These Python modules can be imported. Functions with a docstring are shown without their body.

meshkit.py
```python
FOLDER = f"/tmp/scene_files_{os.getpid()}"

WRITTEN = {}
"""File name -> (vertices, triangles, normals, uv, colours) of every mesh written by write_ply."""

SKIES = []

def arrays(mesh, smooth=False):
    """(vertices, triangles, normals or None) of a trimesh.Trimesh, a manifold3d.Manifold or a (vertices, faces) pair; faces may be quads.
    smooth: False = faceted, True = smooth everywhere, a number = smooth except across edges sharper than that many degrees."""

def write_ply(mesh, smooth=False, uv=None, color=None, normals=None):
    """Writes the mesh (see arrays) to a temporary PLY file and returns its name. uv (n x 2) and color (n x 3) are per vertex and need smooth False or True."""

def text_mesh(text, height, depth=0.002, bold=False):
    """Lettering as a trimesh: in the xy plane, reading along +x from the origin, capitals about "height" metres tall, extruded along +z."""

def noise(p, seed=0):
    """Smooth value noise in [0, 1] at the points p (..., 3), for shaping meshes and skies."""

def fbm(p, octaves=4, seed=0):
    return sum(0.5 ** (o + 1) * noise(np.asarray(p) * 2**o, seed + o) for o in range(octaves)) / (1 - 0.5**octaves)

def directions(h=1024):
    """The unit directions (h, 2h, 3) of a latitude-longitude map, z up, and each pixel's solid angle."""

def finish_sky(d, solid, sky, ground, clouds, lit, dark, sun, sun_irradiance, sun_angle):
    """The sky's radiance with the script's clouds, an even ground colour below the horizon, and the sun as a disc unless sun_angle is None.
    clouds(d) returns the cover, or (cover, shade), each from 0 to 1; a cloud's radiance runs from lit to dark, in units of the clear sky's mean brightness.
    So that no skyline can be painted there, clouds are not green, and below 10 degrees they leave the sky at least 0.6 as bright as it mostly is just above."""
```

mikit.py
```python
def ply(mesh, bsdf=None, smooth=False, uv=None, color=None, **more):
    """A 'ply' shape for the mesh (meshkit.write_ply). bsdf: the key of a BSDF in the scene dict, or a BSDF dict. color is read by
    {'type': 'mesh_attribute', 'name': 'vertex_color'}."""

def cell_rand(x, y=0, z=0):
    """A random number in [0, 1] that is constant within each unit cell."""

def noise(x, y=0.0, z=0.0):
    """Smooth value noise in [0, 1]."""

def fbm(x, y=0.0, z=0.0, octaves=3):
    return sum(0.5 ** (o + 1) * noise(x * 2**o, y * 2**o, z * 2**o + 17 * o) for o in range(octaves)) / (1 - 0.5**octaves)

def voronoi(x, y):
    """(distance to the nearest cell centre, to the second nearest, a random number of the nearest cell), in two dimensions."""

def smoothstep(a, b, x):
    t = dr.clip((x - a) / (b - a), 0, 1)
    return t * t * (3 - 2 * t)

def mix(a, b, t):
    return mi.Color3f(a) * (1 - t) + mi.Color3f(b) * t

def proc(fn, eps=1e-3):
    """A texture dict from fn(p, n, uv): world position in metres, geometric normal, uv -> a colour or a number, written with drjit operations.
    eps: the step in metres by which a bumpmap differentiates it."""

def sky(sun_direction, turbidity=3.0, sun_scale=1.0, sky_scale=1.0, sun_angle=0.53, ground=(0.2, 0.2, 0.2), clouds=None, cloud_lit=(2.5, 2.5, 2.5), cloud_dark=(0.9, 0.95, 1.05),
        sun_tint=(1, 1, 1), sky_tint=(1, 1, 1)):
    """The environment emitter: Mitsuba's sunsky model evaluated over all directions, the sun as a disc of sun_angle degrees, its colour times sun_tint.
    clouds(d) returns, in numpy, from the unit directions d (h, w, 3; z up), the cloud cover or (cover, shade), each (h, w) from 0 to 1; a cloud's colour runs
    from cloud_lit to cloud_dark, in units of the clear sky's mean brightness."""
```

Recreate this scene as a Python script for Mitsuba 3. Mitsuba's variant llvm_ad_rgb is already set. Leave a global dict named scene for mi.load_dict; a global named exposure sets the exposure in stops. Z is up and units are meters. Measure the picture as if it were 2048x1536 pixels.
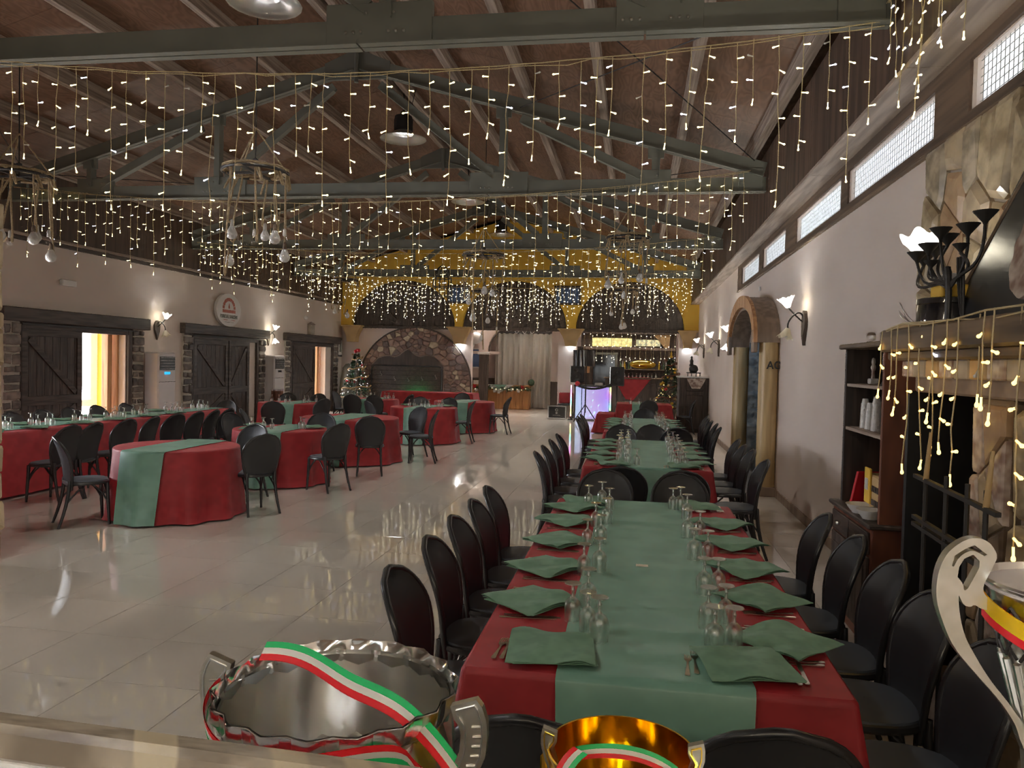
import math, sys
import numpy as np, trimesh, drjit as dr, mitsuba as mi
import shapely
from shapely.geometry import Polygon, Point, box as sbox, LineString
from shapely import affinity
from shapely.ops import unary_union, voronoi_diagram
import mikit, meshkit
from mikit import proc, noise, fbm, mix, smoothstep, cell_rand

T = mi.ScalarTransform4f
PI = math.pi
scene, labels = {}, {}

# ------------------------------------------------------------------ camera, exposure, daylight and lamp strengths
scene['camera'] = {'type': 'perspective', 'fov': 67.77, 'fov_axis': 'x', 'near_clip': 0.05, 'far_clip': 200.0,
                   'to_world': T().look_at([0, 0, 1.76], [-0.15915, 0.98685, 1.76 - 0.02813], [-0.02816, 0.02394, 0.99932])}
exposure = 0.2
L_CLERESTORY = (.80, .86, .92)      # frosted clerestory panes, overcast day behind them
L_DOOR = (5.6, 6.0, 6.6)         # daylight at the panes behind the left doors
L_PENDANT = (900, 850, 765)          # bulbs inside the high bay pendants
L_SCONCE = (2600, 2450, 2100)             # bulbs of the wall lamps
L_CORBEL = (1200, 1260, 1300)          # spots under the corbels of the end wall
L_BACKROOM = (40, 37, 33)       # ceiling lamps of the back room
L_SHADE = (15, 13.6, 10.5)           # frosted flower shades of the lit wall lamps
L_BACKWIN = (2.4, 2.6, 2.7)         # window behind the photographer
L_BAR = (75, 64, 46)                # globe lamps over the bar behind the camera

# ------------------------------------------------------------------ helpers
def M(v, f):
    return trimesh.Trimesh(np.asarray(v, float), np.asarray(f, int), process=False)

def cat(*ms):
    ms = [m for m in (ms[0] if len(ms) == 1 and isinstance(ms[0], (list, tuple)) else ms)]
    vs, fs, o = [], [], 0
    for m in ms:
        vs.append(np.asarray(m.vertices)); fs.append(np.asarray(m.faces) + o); o += len(m.vertices)
    return M(np.vstack(vs), np.vstack(fs))

BOXF = np.array([[0, 1, 3], [0, 3, 2], [4, 6, 7], [4, 7, 5], [0, 4, 5], [0, 5, 1], [2, 3, 7], [2, 7, 6], [0, 2, 6], [0, 6, 4], [1, 5, 7], [1, 7, 3]])
def bx(x0, x1, y0, y1, z0, z1):
    return M([[x, y, z] for x in (x0, x1) for y in (y0, y1) for z in (z0, z1)], BOXF)

def cb(x0, x1, y0, y1, z0, z1, b=0.006):
    """box with chamfered edges"""
    b = min(b, (x1 - x0) / 3, (y1 - y0) / 3, (z1 - z0) / 3)
    p = []
    for sx, ex in ((x0, 1), (x1, -1)):
        for sy, ey in ((y0, 1), (y1, -1)):
            for sz, ez in ((z0, 1), (z1, -1)):
                p += [[sx, sy + ey * b, sz + ez * b], [sx + ex * b, sy, sz + ez * b], [sx + ex * b, sy + ey * b, sz]]
    h = trimesh.convex.convex_hull(np.array(p))
    return M(h.vertices, h.faces)

def hullm(pts):
    h = trimesh.convex.convex_hull(np.asarray(pts, float))
    return M(h.vertices, h.faces)

def bar(a, b, w, h, up=(0, 0, 1), ch=0.0):
    """rectangular bar from a to b: w sideways, h along 'up'"""
    a, b = np.asarray(a, float), np.asarray(b, float)
    d = b - a; L = np.linalg.norm(d); d /= L
    s = np.cross(d, up); s /= np.linalg.norm(s); u = np.cross(s, d)
    m = cb(-w / 2, w / 2, 0, L, -h / 2, h / 2, ch) if ch else bx(-w / 2, w / 2, 0, L, -h / 2, h / 2)
    v = m.vertices
    return M(a + v[:, :1] * s + v[:, 1:2] * d + v[:, 2:] * u, m.faces)

def tube(pts, r, n=8, cap=True):
    p = np.asarray(pts, float); r = np.broadcast_to(np.asarray(r, float), (len(p),))
    t = np.gradient(p, axis=0); t /= np.linalg.norm(t, axis=1, keepdims=True) + 1e-12
    a = np.cross(t[0], [0, 0, 1.0] if abs(t[0][2]) < 0.9 else [1.0, 0, 0]); a /= np.linalg.norm(a)
    A = []
    for k in range(len(p)):
        a = a - t[k] * (a @ t[k]); a /= np.linalg.norm(a) + 1e-12; A.append(a)
    A = np.array(A); B = np.cross(t, A); g = np.arange(n) * 2 * PI / n
    v = (p[:, None] + r[:, None, None] * (np.cos(g)[None, :, None] * A[:, None] + np.sin(g)[None, :, None] * B[:, None])).reshape(-1, 3)
    f = []
    i, j = np.meshgrid(np.arange(len(p) - 1), np.arange(n), indexing='ij')
    q = np.stack([i * n + j, i * n + (j + 1) % n, (i + 1) * n + (j + 1) % n, (i + 1) * n + j], -1).reshape(-1, 4)
    f = np.vstack([q[:, [0, 1, 2]], q[:, [0, 2, 3]]])
    if cap:
        v = np.vstack([v, p[:1], p[-1:]]); N = len(p) * n
        k = np.arange(n)
        f = np.vstack([f, np.stack([(k + 1) % n, k, k * 0 + N], 1), np.stack([N - n + k, N - n + (k + 1) % n, k * 0 + N + 1], 1)])
    return M(v, f)

def spline(pts, n=24):
    from scipy.interpolate import CubicSpline
    p = np.asarray(pts, float); s = np.r_[0, np.cumsum(np.linalg.norm(np.diff(p, axis=0), axis=1))]
    return CubicSpline(s, p)(np.linspace(0, s[-1], n))

def lathe(prof, n=24):
    """profile [(r, z)...] revolved about z; r = 0 ends are closed"""
    pr = np.asarray(prof, float); g = np.arange(n) * 2 * PI / n
    v = np.stack([pr[:, :1] * np.cos(g), pr[:, :1] * np.sin(g), np.repeat(pr[:, 1:], n, 1)], -1).reshape(-1, 3)
    i, j = np.meshgrid(np.arange(len(pr) - 1), np.arange(n), indexing='ij')
    q = np.stack([i * n + j, i * n + (j + 1) % n, (i + 1) * n + (j + 1) % n, (i + 1) * n + j], -1).reshape(-1, 4)
    m = trimesh.Trimesh(v, np.vstack([q[:, [0, 1, 2]], q[:, [0, 2, 3]]]), process=False)
    m.merge_vertices(); m.update_faces(m.nondegenerate_faces())
    return M(m.vertices, m.faces)

def grid(P, flip=False, closed=False):
    """surface through an (a, b, 3) array of points"""
    a, b = P.shape[:2]
    i, j = np.meshgrid(np.arange(a - 1), np.arange(b if closed else b - 1), indexing='ij')
    j2 = (j + 1) % b
    q = np.stack([i * b + j, i * b + j2, (i + 1) * b + j2, (i + 1) * b + j], -1).reshape(-1, 4)
    if flip: q = q[:, ::-1]
    return M(P.reshape(-1, 3), np.vstack([q[:, [0, 1, 2]], q[:, [0, 2, 3]]]))

def ext(poly, h):
    """extrude a shapely polygon along +z"""
    gs = getattr(poly, 'geoms', [poly])
    ms = [trimesh.creation.extrude_polygon(g, h, engine='earcut') for g in gs if g.area > 1e-9]
    return cat([M(m.vertices, m.faces) for m in ms])

def mv(m, t=(0, 0, 0), rz=0.0, rx=0.0, ry=0.0, s=1.0):
    v = np.asarray(m.vertices) * s
    for ax, an in ((0, rx), (1, ry), (2, rz)):
        if an:
            c, sn = math.cos(an), math.sin(an); i, j = [(1, 2), (2, 0), (0, 1)][ax]
            v = v.copy(); a, b = v[:, i].copy(), v[:, j].copy(); v[:, i] = c * a - sn * b; v[:, j] = sn * a + c * b
    return M(v + np.asarray(t, float), m.faces)

def axes(m, o, ex, ey, ez):
    """place a mesh with its x, y, z axes along ex, ey, ez at o"""
    v = np.asarray(m.vertices)
    V = np.asarray(o, float) + v[:, :1] * np.asarray(ex, float) + v[:, 1:2] * np.asarray(ey, float) + v[:, 2:] * np.asarray(ez, float)
    f = m.faces
    if np.dot(np.cross(ex, ey), ez) < 0: f = f[:, ::-1]
    return M(V, f)
LEFTW = ((0, 1, 0), (0, 0, 1), (1, 0, 0))       # drawing plane of the left wall: u = +y, v = z, out = +x
RIGHTW = ((0, 1, 0), (0, 0, 1), (-1, 0, 0))     # right wall: u = +y, v = z, out = -x
ENDW = ((1, 0, 0), (0, 0, 1), (0, -1, 0))       # end wall: u = +x, v = z, out = -y

used = {}
def key(name, parent=None):
    base = parent + '__' + name if parent else name
    n = used.get(base, 0); used[base] = n + 1
    return base if n == 0 else f'{base}_{n:03d}'

def obj(name, mesh, mat, parent=None, smooth=30, to=None, emit=None, weight=None, **kw):
    k = key(name, parent)
    d = mesh if isinstance(mesh, dict) else mikit.ply(mesh, mat, smooth=smooth, **kw)
    d = dict(d)
    if to is not None: d['to_world'] = to
    if emit is not None:
        d['emitter'] = {'type': 'area', 'radiance': {'type': 'rgb', 'value': list(map(float, emit))}}
        if weight is not None: d['emitter']['sampling_weight'] = float(weight)
    scene[k] = d
    return k

def tag(k, label, cat=None, group=None, kind=None):
    d = {}
    if label: d['label'] = label
    if cat: d['category'] = cat
    if group: d['group'] = group
    if kind: d['kind'] = kind
    labels[k] = d
    return k

def thing(name, label, cat, group=None):
    return tag(key(name), label, cat, group)

def struct(name, mesh, mat, parent=None, **kw):
    k = obj(name, mesh, mat, parent, **kw)
    if parent is None: labels[k] = {'kind': 'structure', 'label': name.replace('_', ' ')}
    return k

def proto(parts):
    """parts: [(name, mesh, mat, smooth, (sub-parts))] -> the same with ply dicts, to be placed many times"""
    return [(n, mikit.ply(m, mat, smooth=s), [(a, mikit.ply(b, c, smooth=e)) for a, b, c, e in sub]) for n, m, mat, s, sub in parts]

def put(pr, name, to, label, cat, group=None):
    t = thing(name, label, cat, group)
    for n, d, sub in pr:
        k = obj(n, d, None, t, to=to)
        for a, b in sub: obj(a, b, None, k, to=to)
    return t

def place(x, y, z=0, deg=0, s=1.0):
    return T().translate([x, y, z]).rotate([0, 0, 1], deg).scale(s)

ORD = ['nearest', 'second', 'third', 'fourth', 'fifth', 'sixth', 'seventh', 'eighth', 'ninth', 'tenth', 'eleventh', 'twelfth', 'thirteenth', 'fourteenth', 'fifteenth', 'sixteenth']
def nth(i): return ORD[i]

# ------------------------------------------------------------------ materials
def mat(name, **d): scene[name] = d
def rgb(*c): return {'type': 'rgb', 'value': list(map(float, c))}
def two(d): return {'type': 'twosided', 'bsdf': d}
def prin(col, rough=0.5, **k):
    return {'type': 'principled', 'base_color': col if isinstance(col, dict) else rgb(*col), 'roughness': rough, **k}
def P(name, col, rough=0.5, **k): scene[name] = two(prin(col, rough, **k))
def bumped(name, col, rough, fn, scale=1.0, **k):
    scene[name] = two({'type': 'bumpmap', 'arbitrary': proc(fn), 'scale': scale, 'bsdf': prin(col, rough, **k)})

def mottled(a, b, f, oct=3):
    return proc(lambda p, n, uv: mix(a, b, smoothstep(0.25, 0.75, fbm(p.x * f, p.y * f, p.z * f, oct))))
def grain(a, b, ax, f=28.0, along=2.0):
    """wood grain that runs along axis ax"""
    def fn(p, n, uv):
        q = [p.x, p.y, p.z]; u = q.pop(ax)
        g = fbm(q[0] * f, q[1] * f, u * along, 3)
        return mix(a, b, smoothstep(0.25, 0.75, g))
    return proc(fn)
def swirl(a, b, ax):
    """plywood with contour like grain"""
    def fn(p, n, uv):
        q = [p.x, p.y, p.z]; u = q[1]; w = q[0]
        h = fbm(u * 1.3, w * 5.0, 3.0, 3) * 9.0
        s = dr.sin(h * 6.283) * 0.5 + 0.5
        return mix(a, b, s * 0.55 + 0.45 * fbm(u * 2, w * 30, 1.0, 2))
    return proc(fn)

P('m_wall', mottled((.60, .515, .46), (.66, .57, .515), 0.8), .75)
P('m_wall_end', mottled((.62, .52, .48), (.68, .58, .54), 0.8), .75)
P('m_yellow', mottled((.62, .37, .045), (.72, .45, .06), 1.2), .7)
P('m_tan', mottled((.42, .28, .13), (.52, .36, .18), 3.0), .6)
P('m_ply', swirl((.085, .042, .024), (.15, .078, .048), 1), .55)
P('m_purlin', grain((.17, .125, .10), (.33, .265, .22), 1, 40, 1.2), .7)
P('m_fascia', grain((.05, .032, .022), (.095, .06, .04), 1, 30, 1.0), .6)
P('m_fasciav', grain((.045, .028, .02), (.085, .05, .034), 2, 14, 0.8), .55)
P('m_soffit', grain((.22, .17, .14), (.36, .29, .24), 1, 22, 1.5), .6)
P('m_darkwood', grain((.022, .015, .012), (.05, .033, .025), 2, 30, 2), .55)
P('m_darkwood_h', grain((.022, .015, .012), (.05, .033, .025), 1, 30, 2), .55)
P('m_redwood', grain((.07, .022, .012), (.15, .05, .025), 2, 9, 2), .45)
P('m_orangewood', grain((.36, .17, .07), (.52, .29, .14), 2, 26, 1.5), .45)
P('m_palewood', grain((.38, .26, .12), (.55, .40, .20), 2, 18, 1.2), .4)
P('m_archwood', grain((.17, .12, .085), (.25, .18, .13), 2, 16, 1.2), .45)
P('m_counterwood', grain((.33, .14, .045), (.50, .24, .085), 2, 20, 1.2), .4)
P('m_beam', grain((.06, .04, .025), (.15, .10, .06), 1, 24, 1.2), .6)
P('m_steel', mottled((.115, .12, .10), (.15, .155, .13), 2.0), .45, specular=.6)
P('m_steel_dark', (.10, .10, .085), .5)
P('m_bolt', (.35, .34, .30), .4, metallic=.8)
P('m_grout', (.22, .20, .175), .9)
P('m_brick', (.36, .085, .05), .6)
P('m_black', (.012, .012, .013), .45)
P('m_blackmetal', (.02, .02, .022), .4, metallic=.3)
P('m_iron', (.028, .026, .025), .5, metallic=.4)
P('m_white', (.72, .70, .68), .35)
P('m_whitematte', (.75, .74, .72), .7)
P('m_ac', (.66, .62, .62), .4)
P('m_red', mottled((.225, .010, .014), (.27, .013, .018), 9.0), .6, sheen=.8)
P('m_green', mottled((.115, .235, .185), (.145, .28, .22), 7.0), .42, sheen=.4, specular=.6)
P('m_napkin', mottled((.085, .175, .115), (.12, .225, .15), 20.0), .6, sheen=.4)
P('m_chair', (.0135, .0155, .019), .42, specular=.55)
P('m_chairframe', (.010, .011, .013), .3, specular=.6)
P('m_cushion', (.03, .038, .05), .5, sheen=.6)
P('m_china', (.72, .70, .66), .2, specular=.6)
P('m_cutlery', (.62, .56, .47), .22, metallic=1.0)
P('m_silver', (.90, .91, .90), .16, metallic=1.0)
P('m_silverbrush', mottled((.66, .64, .55), (.80, .78, .70), 40.0), .3, metallic=1.0)
P('m_gold', (.90, .62, .10), .12, metallic=1.0)
P('m_rope', grain((.26, .19, .11), (.40, .31, .19), 2, 60, 60), .9)
P('m_cord', (.55, .45, .27), .6)
P('m_bulbglass', (.78, .77, .74), .15, specular=.6)
P('m_reflector', (.72, .72, .70), .25, metallic=.85)
P('m_glow', (.6, .55, .4), .4)
P('m_curtain', (.60, .57, .52), .8, sheen=.3)
P('m_blue', (.05, .09, .2), .5)
P('m_green_dec', (.012, .06, .022), .6)
P('m_redshiny', (.5, .02, .03), .25, specular=.7)
P('m_leaf', mottled((.012, .03, .014), (.04, .075, .035), 12.0), .6)
P('m_paper', (.75, .72, .62), .8)
P('m_ceramic', mottled((.22, .13, .10), (.55, .47, .40), 16.0), .3)
P('m_screen', (.01, .01, .012), .1, specular=.7)
P('m_ledge', proc(lambda p, n, uv: mix(mix((.13, .105, .08), (.29, .25, .20), smoothstep(.3, .7, fbm(p.x * 14, p.y * 60, p.z * 9, 4))), (.42, .36, .26), smoothstep(.62, .72, fbm(p.x * 30 + p.y * 20, 3.0, p.z * 12, 2)))), .25, specular=.6)
scene['m_glass'] = {'type': 'dielectric', 'int_ior': 1.5, 'ext_ior': 1.0}
scene['m_pane'] = {'type': 'thindielectric', 'int_ior': 1.5}
scene['m_goblet'] = {'type': 'blendbsdf', 'weight': .2, 'a': {'type': 'thindielectric', 'int_ior': 1.7}, 'b': two({'type': 'roughconductor', 'alpha': .12, 'specular_reflectance': rgb(.95, .95, .93)})}
scene['m_gobletstem'] = {'type': 'blendbsdf', 'weight': .42, 'a': {'type': 'thindielectric', 'int_ior': 1.7}, 'b': two({'type': 'roughconductor', 'alpha': .14, 'specular_reflectance': rgb(.95, .95, .93)})}
scene['m_frost'] = two({'type': 'diffuse', 'reflectance': rgb(.7, .72, .74)})
STONE = {}
def stone_mats(tag_, cols, rough=.75, f=9.0):
    out = []
    for i, (a, b) in enumerate(cols):
        n = f'm_{tag_}{i}'
        scene[n] = two(prin(mottled(a, b, f, 4), rough)); out.append(n)
    return out
ST_CHIM = stone_mats('chim', [((.20, .15, .09), (.42, .34, .22)), ((.24, .18, .12), (.36, .28, .18)), ((.16, .13, .09), (.38, .31, .22)), ((.26, .16, .09), (.33, .22, .13))], .35)
ST_PILL = stone_mats('pill', [((.34, .26, .17), (.52, .42, .29)), ((.38, .31, .21), (.48, .38, .25)), ((.30, .22, .14), (.46, .36, .24))])
ST_JAMB = stone_mats('jamb', [((.05, .04, .035), (.15, .12, .10)), ((.09, .07, .06), (.20, .16, .13)), ((.03, .025, .025), (.10, .08, .07))], .55)
ST_ARCH = stone_mats('archst', [((.10, .055, .045), (.19, .12, .095)), ((.15, .09, .07), (.26, .17, .13)), ((.34, .26, .18), (.50, .42, .31)), ((.07, .05, .045), (.13, .09, .08))], .6)
P('m_mortar', mottled((.30, .26, .21), (.42, .37, .31), 10), .9)
P('m_mortar_dark', mottled((.16, .12, .10), (.24, .19, .16), 10), .9)
P('m_mortar_pale', mottled((.36, .33, .28), (.50, .46, .40), 10), .9)
# ------------------------------------------------------------------ the room shell
XL, XR, YE, YB = -10.0, 1.95, 25.0, -4.0
XC, SL = -4.15, 0.286                     # ridge, roof slope
def zr(x, base=6.48): return base - SL * abs(x - XC)

# floor: porcelain tiles 0.6 x 0.6 laid on a 0.6 grid, joints recessed
def mottle_floor(p, n, uv):
    c = cell_rand(dr.floor((p.x + 2.8) / .6), dr.floor((p.y - .05) / .6), 3)
    return mix((.47, .435, .39), (.53, .49, .44), .6 * fbm(p.x * 1.1, p.y * 1.1, 1.0, 3) + .4 * c)
scene['m_tile'] = two({'type': 'bumpmap', 'arbitrary': proc(lambda p, n, uv: noise(p.x * 2.1, p.y * 1.6, 5.0) + .25 * noise(p.x * 9, p.y * 8, 2.0), eps=.004), 'scale': .0007,
                       'bsdf': {'type': 'principled', 'base_color': proc(mottle_floor), 'roughness': .045, 'specular': .75}})
struct('floor', bx(-10.6, 2.6, YB, 31, -.12, -.004), 'm_grout')
rng = np.random.default_rng(11)
cells = []
for i in range(-14, 10):
    for j in range(-7, 52):
        x0, y0 = -2.8 + .6 * i, .05 + .6 * j
        x1, y1 = x0 + .6, y0 + .6
        if x1 < XL - .4 or x0 > XR or y1 < YB or y0 > 30: continue
        cells.append((x0, max(y0, YB), min(x1, XR + .5), y1))
def tile(c):
    x0, y0, x1, y1 = c; g, b = .0014, .0022
    t = rng.uniform(-.0006, .0006, 2)
    z = lambda x, y: (x - (x0 + x1) / 2) * t[0] * 2 + (y - (y0 + y1) / 2) * t[1] * 2
    o = [(x0 + g, y0 + g), (x1 - g, y0 + g), (x1 - g, y1 - g), (x0 + g, y1 - g)]
    n = [(x0 + g + b, y0 + g + b), (x1 - g - b, y0 + g + b), (x1 - g - b, y1 - g - b), (x0 + g + b, y1 - g - b)]
    v = [(x, y, -.004) for x, y in o] + [(x, y, z(x, y) - b * .7) for x, y in o] + [(x, y, z(x, y)) for x, y in n]
    f = []
    for k in range(4):
        l = (k + 1) % 4
        f += [[k, l, 4 + l], [k, 4 + l, 4 + k], [4 + k, 4 + l, 8 + l], [4 + k, 8 + l, 8 + k]]
    return M(v, f + [[8, 9, 10], [8, 10, 11]])
def seen(c):
    x, y = (c[0] + c[2]) / 2, (c[1] + c[3]) / 2
    return y > 1.2 and -1.02 * y < x < .57 * y + .3
vis = sorted([c for c in cells if seen(c)], key=lambda c: math.hypot(c[0], c[1]))
near = vis[:296]; rest = [c for c in cells if c not in set(near)]
for c in near: obj('tile', tile(c), 'm_tile', 'floor', smooth=False)
tag(obj('tile_field', cat([tile(c) for c in rest]), 'm_tile', 'floor', smooth=False), 'far floor tiles', kind='stuff')

# a panel with holes in one of the wall planes
def wall(name, plane, o, poly, thick, m, parent=None):
    g = ext(poly, thick)
    return struct(name, axes(mv(g, (0, 0, -thick)), o, *plane), m, parent, smooth=False)

# right wall
wins = [(3.00, 5.0), (5.54, 7.66), (7.90, 10.03), (10.69, 12.55), (12.90, 14.95)]
wins_back = [(-3.4, -1.5), (-1.0, .9), (1.2, 2.75)]
ZW0, ZW1 = 3.33, 3.64
niche = Polygon([(11.15, -.2), (13.75, -.2), (13.75, 2.1)] + [(12.45 + 1.3 * math.cos(a), 2.1 + .62 * math.sin(a)) for a in np.linspace(0, PI, 16)] + [(11.15, 2.1)])
pw = sbox(YB, -.3, YE + 6, 3.25).difference(niche)
wall('wall_right', RIGHTW, (XR, 0, 0), pw, .25, 'm_wall')
# dark timber band that holds the clerestory
band = sbox(YB, 3.25, 15.5, 3.75).difference(unary_union([sbox(a, ZW0, b, ZW1) for a, b in wins + wins_back])).union(sbox(15.5, 3.25, YE, 3.75)) if False else \
       sbox(YB, 3.25, 15.5, 3.75).difference(unary_union([sbox(a, ZW0, b, ZW1) for a, b in wins + wins_back]))
struct('trim_1', axes(mv(ext(band, .16), (0, 0, -.14)), (XR, 0, 0), *RIGHTW), 'm_fascia', smooth=False)
struct('trim_2', bx(XR, XR + .25, 15.5, YE + 6, 3.25, 3.75), 'm_wall', smooth=False)
struct('trim_3', cb(XR - .035, XR + .02, YB, 15.5, 3.235, 3.265, .008), 'm_beam')
for i, (a, b) in enumerate(wins + wins_back):
    w = key(f'window_{i + 1}'); labels[w] = {'kind': 'structure', 'label': 'clerestory window'}
    obj('frame', cat(bx(XR, XR + .06, a - .0, a + .02, ZW0, ZW1), bx(XR, XR + .06, b - .06, b, ZW0, ZW1), bx(XR, XR + .06, a, b, ZW0, ZW0 + .008), bx(XR, XR + .06, a, b, ZW1 - .012, ZW1)), 'm_wall', w, smooth=False)
    obj('pane', M([[XR + .035, a, ZW0], [XR + .035, b, ZW0], [XR + .035, b, ZW1], [XR + .035, a, ZW1]], [[0, 2, 1], [0, 3, 2]]), 'm_frost', w, smooth=False, emit=L_CLERESTORY, weight=3.0)
    n1 = int((b - a) / .052)
    wires = [bx(XR + .022, XR + .025, y - .0016, y + .0016, ZW0, ZW1) for y in np.linspace(a + .04, b - .04, n1)] + [bx(XR + .02, XR + .023, a, b, z - .0016, z + .0016) for z in np.linspace(ZW0 + .04, ZW1 - .03, 6)]
    tag(obj('wire_mesh', cat(wires), 'm_steel', w, smooth=False), 'fine wire grid', kind='stuff')
# soffit board and the fascia above it, right; the band above the plaster, left
sof = np.r_[YB, 3.6, 5.35, 8.2, 11.3, 14.4, 18, 21.5, YE]
struct('trim_4', cb(1.70, XR + .2, YB, YB + .2, 3.735, 3.775, .004), 'm_soffit')
for a, b in zip(sof[:-1], sof[1:]): obj('board', cb(1.685, XR + .2, a + .003, b - .003, 3.735, 3.775, .006), 'm_soffit', 'trim_4')
struct('trim_5', bx(1.72, 1.74, YB, YE, 3.76, 4.75), 'm_fasciav', smooth=False)
for a, b in zip(np.arange(YB, YE, 1.22), np.arange(YB, YE, 1.22) + 1.22): obj('panel', cb(1.70, 1.722, a + .002, min(b, YE) - .002, 3.765, 4.75, .003), 'm_fasciav', 'trim_5')
wl_open = [(12.47, 13.72), (22.70, 23.62), (6.4, 8.6)]
pl = sbox(YB, -.3, YE, 3.58).difference(unary_union([sbox(a, -.2, b, 2.2) for a, b in wl_open]))
wall('wall_left', LEFTW, (XL, 0, 0), pl, .22, 'm_wall')
struct('trim_6', bx(XL - .2, XL + .02, YB, YE, 3.58, 4.85), 'm_fasciav', smooth=False)
for a in np.arange(YB, YE, 1.22): obj('panel', cb(XL + .018, XL + .034, a + .002, min(a + 1.22, YE) - .002, 3.70, 4.85, .003), 'm_fasciav', 'trim_6')
obj('rail', cb(XL + .0, XL + .075, YB, YE, 3.645, 3.70, .01), 'm_purlin', 'trim_6')
obj('rail', cb(XL + .0, XL + .045, YB, YE, 3.575, 3.645, .008), 'm_darkwood_h', 'trim_6')
struct('wall_back', bx(XL, XR + .2, YB - .2, YB, -.1, 6.8), 'm_wall', smooth=False)
struct('baseboard_right', cb(XR - .018, XR + .02, YB, 10.9, 0, .11, .004), 'm_archwood')
obj('board', cb(XR - .018, XR + .02, 14.0, YE, 0, .11, .004), 'm_archwood', 'baseboard_right')
struct('baseboard_left', cb(XL - .02, XL + .018, 14.25, 15.6, 0, .11, .004), 'm_archwood')
obj('board', cb(XL - .02, XL + .018, 19.45, 20.6, 0, .11, .004), 'm_archwood', 'baseboard_left')

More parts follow.
